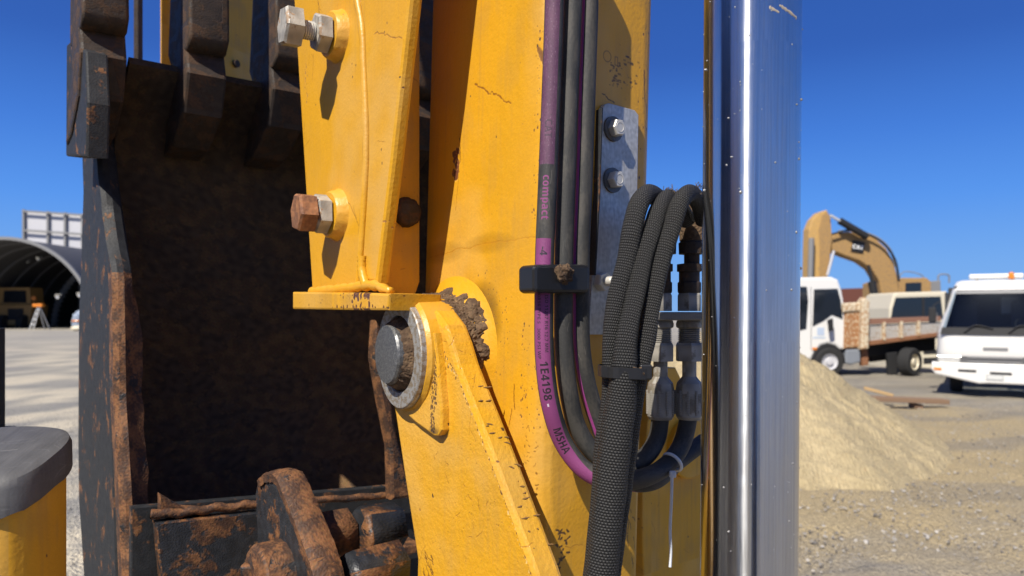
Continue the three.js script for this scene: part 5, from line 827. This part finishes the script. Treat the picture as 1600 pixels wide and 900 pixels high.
{
  const t = thing('person', 'person in dark clothes holding up a phone, mirrored in the chrome rod', 'person', V(0.12, 0, 0.62));
  const X = 0.12, Z = 0.62, J = {
    head: [X, 1.63, Z - 0.06], chin: [X, 1.56, Z - 0.1], neck: [X, 1.47, Z - 0.01], chest: [X, 1.3, Z], belly: [X, 1.08, Z], hip: [X, 0.94, Z + 0.01],
  };
  const v = (a) => V(...a), bones = [[J.neck, [X, 1.56, Z - 0.03], 0.058, 0.056], [J.chest, J.neck, 0.135, 0.07], [[X - 0.09, 1.33, Z], [X + 0.09, 1.33, Z], 0.12, 0.12], [J.belly, J.chest, 0.13, 0.14], [J.hip, J.belly, 0.14, 0.13], [[X - 0.07, 0.93, Z], [X + 0.07, 0.93, Z], 0.12, 0.12]];
  const hands = [];
  for (const s of [-1, 1]) {
    const sh = [X + s * 0.185, 1.41, Z], el = [X + s * 0.26, 1.19, Z - 0.17], wr = [X * 0.35 + s * 0.105, 1.52, 0.19], kn = [X + s * 0.1, 0.5, Z - 0.015], an = [X + s * 0.12, 0.1, Z + 0.02], toe = [X + s * 0.14, 0.05, Z - 0.18];
    bones.push([sh, el, 0.062, 0.046], [el, wr, 0.046, 0.03], [[X + s * 0.085, 0.9, Z], kn, 0.092, 0.062], [kn, an, 0.062, 0.042], [[an[0], 0.055, Z + 0.05], toe, 0.048, 0.038]);
    hands.push([s, wr]);
  }
  const dist = (p, bs, k) => { let d = null; for (const [a, b, ra, rb] of bs) { const A = v(a), Bv = v(b).sub(A), q = p.clone().sub(A), h = sat(q.dot(Bv) / Bv.lengthSq()), e = q.addScaledVector(Bv, -h).length() - (ra + (rb - ra) * h); d = d === null ? e : (() => { const m = sat(0.5 + 0.5 * (d - e) / k); return d + (e - d) * m - k * m * (1 - m); })(); } return d; };
  const field = (bs, lo, size, n, k) => {
    const mc = new MarchingCubes(n, new THREE.MeshBasicMaterial(), false, false, 400000); mc.isolation = 0;
    const half = n / 2, p = V(0, 0, 0);
    for (let z = 0; z < n; z++) for (let y = 0; y < n; y++) for (let x = 0; x < n; x++) { p.set(lo.x + x / n * size, lo.y + y / n * size, lo.z + z / n * size); mc.field[x + y * n + z * n * n] = -dist(p, bs, k); }
    mc.update(); const c = mc.count, pos = new Float32Array(mc.positionArray.slice(0, c * 3)), nor = new Float32Array(mc.normalArray.slice(0, c * 3));
    for (let i = 0; i < c; i++) for (let a = 0; a < 3; a++) pos[i * 3 + a] = (pos[i * 3 + a] * half + half) / n * size + lo.getComponent(a);
    const g = new THREE.BufferGeometry(); g.setAttribute('position', new THREE.BufferAttribute(pos, 3)); g.setAttribute('normal', new THREE.BufferAttribute(nor, 3)); return plainUV(g);
  };
  const skin = [0.38, 0.2, 0.13], geos = [field(bones, V(X - 0.95, -0.04, Z - 1.05), 1.9, 84, 0.05)];
  geos.push(field([[J.head, [X, 1.69, Z - 0.03], 0.085, 0.09], [J.head, J.chin, 0.08, 0.045], [[X, 1.61, Z - 0.145], [X, 1.635, Z - 0.135], 0.012, 0.008], [[X - 0.085, 1.62, Z - 0.03], [X - 0.085, 1.65, Z - 0.03], 0.014, 0.016], [[X + 0.085, 1.62, Z - 0.03], [X + 0.085, 1.65, Z - 0.03], 0.014, 0.016]], V(X - 0.16, 1.48, Z - 0.2), 0.34, 56, 0.02));
  for (const [s, w] of hands) {
    const pm = [w[0] - s * 0.012, w[1] + 0.055, w[2] - 0.06], bs = [[w, pm, 0.024, 0.033]];
    for (let f = 0; f < 4; f++) { const r = [pm[0] + s * (0.03 - f * 0.004), pm[1] - 0.03 + f * 0.019, pm[2] - 0.015], m = [r[0] - s * 0.004, r[1] + 0.002, r[2] - 0.038 + 0.004 * Math.abs(f - 1.6)], e = [m[0] - s * 0.03, m[1], m[2] - 0.012]; bs.push([pm, r, 0.022, 0.011], [r, m, 0.0098, 0.009], [m, e, 0.009, 0.0075]); }
    bs.push([[pm[0] - s * 0.012, pm[1] - 0.03, pm[2]], [pm[0] - s * 0.036, pm[1] - 0.008, pm[2] - 0.012], 0.013, 0.0105], [[pm[0] - s * 0.036, pm[1] - 0.008, pm[2] - 0.012], [pm[0] - s * 0.05, pm[1] + 0.018, pm[2] - 0.016], 0.0105, 0.0085]);
    geos.push(field(bs, V(w[0] - 0.09, w[1] - 0.05, w[2] - 0.16), 0.2, 56, 0.008));
  }
  const g = join(geos), p = g.attributes.position, col = []; for (let i = 0; i < p.count; i++) { const y = p.getY(i), z = p.getZ(i); col.push(...(y < 0.11 ? [0.03, 0.02, 0.015] : y < 0.95 ? [0.02, 0.022, 0.03] : y > 1.5 || z < 0.2 ? skin : [0.018, 0.022, 0.04])); }
  g.setAttribute('color', new THREE.Float32BufferAttribute(col, 3));
  const body = part('body', g, std({ vertexColors: true, roughness: 0.85 }), t);
  const hair = new THREE.SphereGeometry(0.102, 28, 18, 0, 6.3, 0, 1.55); hair.rotateX(0.45); hair.scale(0.96, 1.05, 1.05); hair.translate(X, 1.685, Z - 0.03); part('hair', lumps(hair, 0.004, 40), paint(0.02, 0.014, 0.01, 0.8), body);
  for (const s of [-1, 1]) part('eye', new THREE.SphereGeometry(0.0125, 12, 10).translate(X + s * 0.032, 1.645, Z - 0.132), paint(0.5, 0.5, 0.5, 0.2), body);
  part('mouth', tube([V(X - 0.024, 1.578, Z - 0.139), V(X, 1.576, Z - 0.147), V(X + 0.024, 1.578, Z - 0.139)], 0.005, { seg: 10, rad: 6 }), paint(0.3, 0.1, 0.08, 0.5), body);
  const ph = thing('phone', 'black phone held up in both hands, mirrored in the chrome rod', 'phone', V(0.02, 1.56, 0.1)); part('phone_body', boxG(V(0.02, 1.575, 0.1), [0.16, 0.077, 0.009], 0.004), M.plastic, ph);
  part('camera_lens', axial(V(0.0, 1.6, 0.0955), V(0, 0, -1), [[0, -0.001], [0.011, -0.001], [0.011, 0.002], [0, 0.002]], 20), B.glass, ph);
}

scene.traverse((o) => { if (o.isMesh) { o.castShadow = true; o.receiveShadow = true; } });
renderer.render(scene, camera);
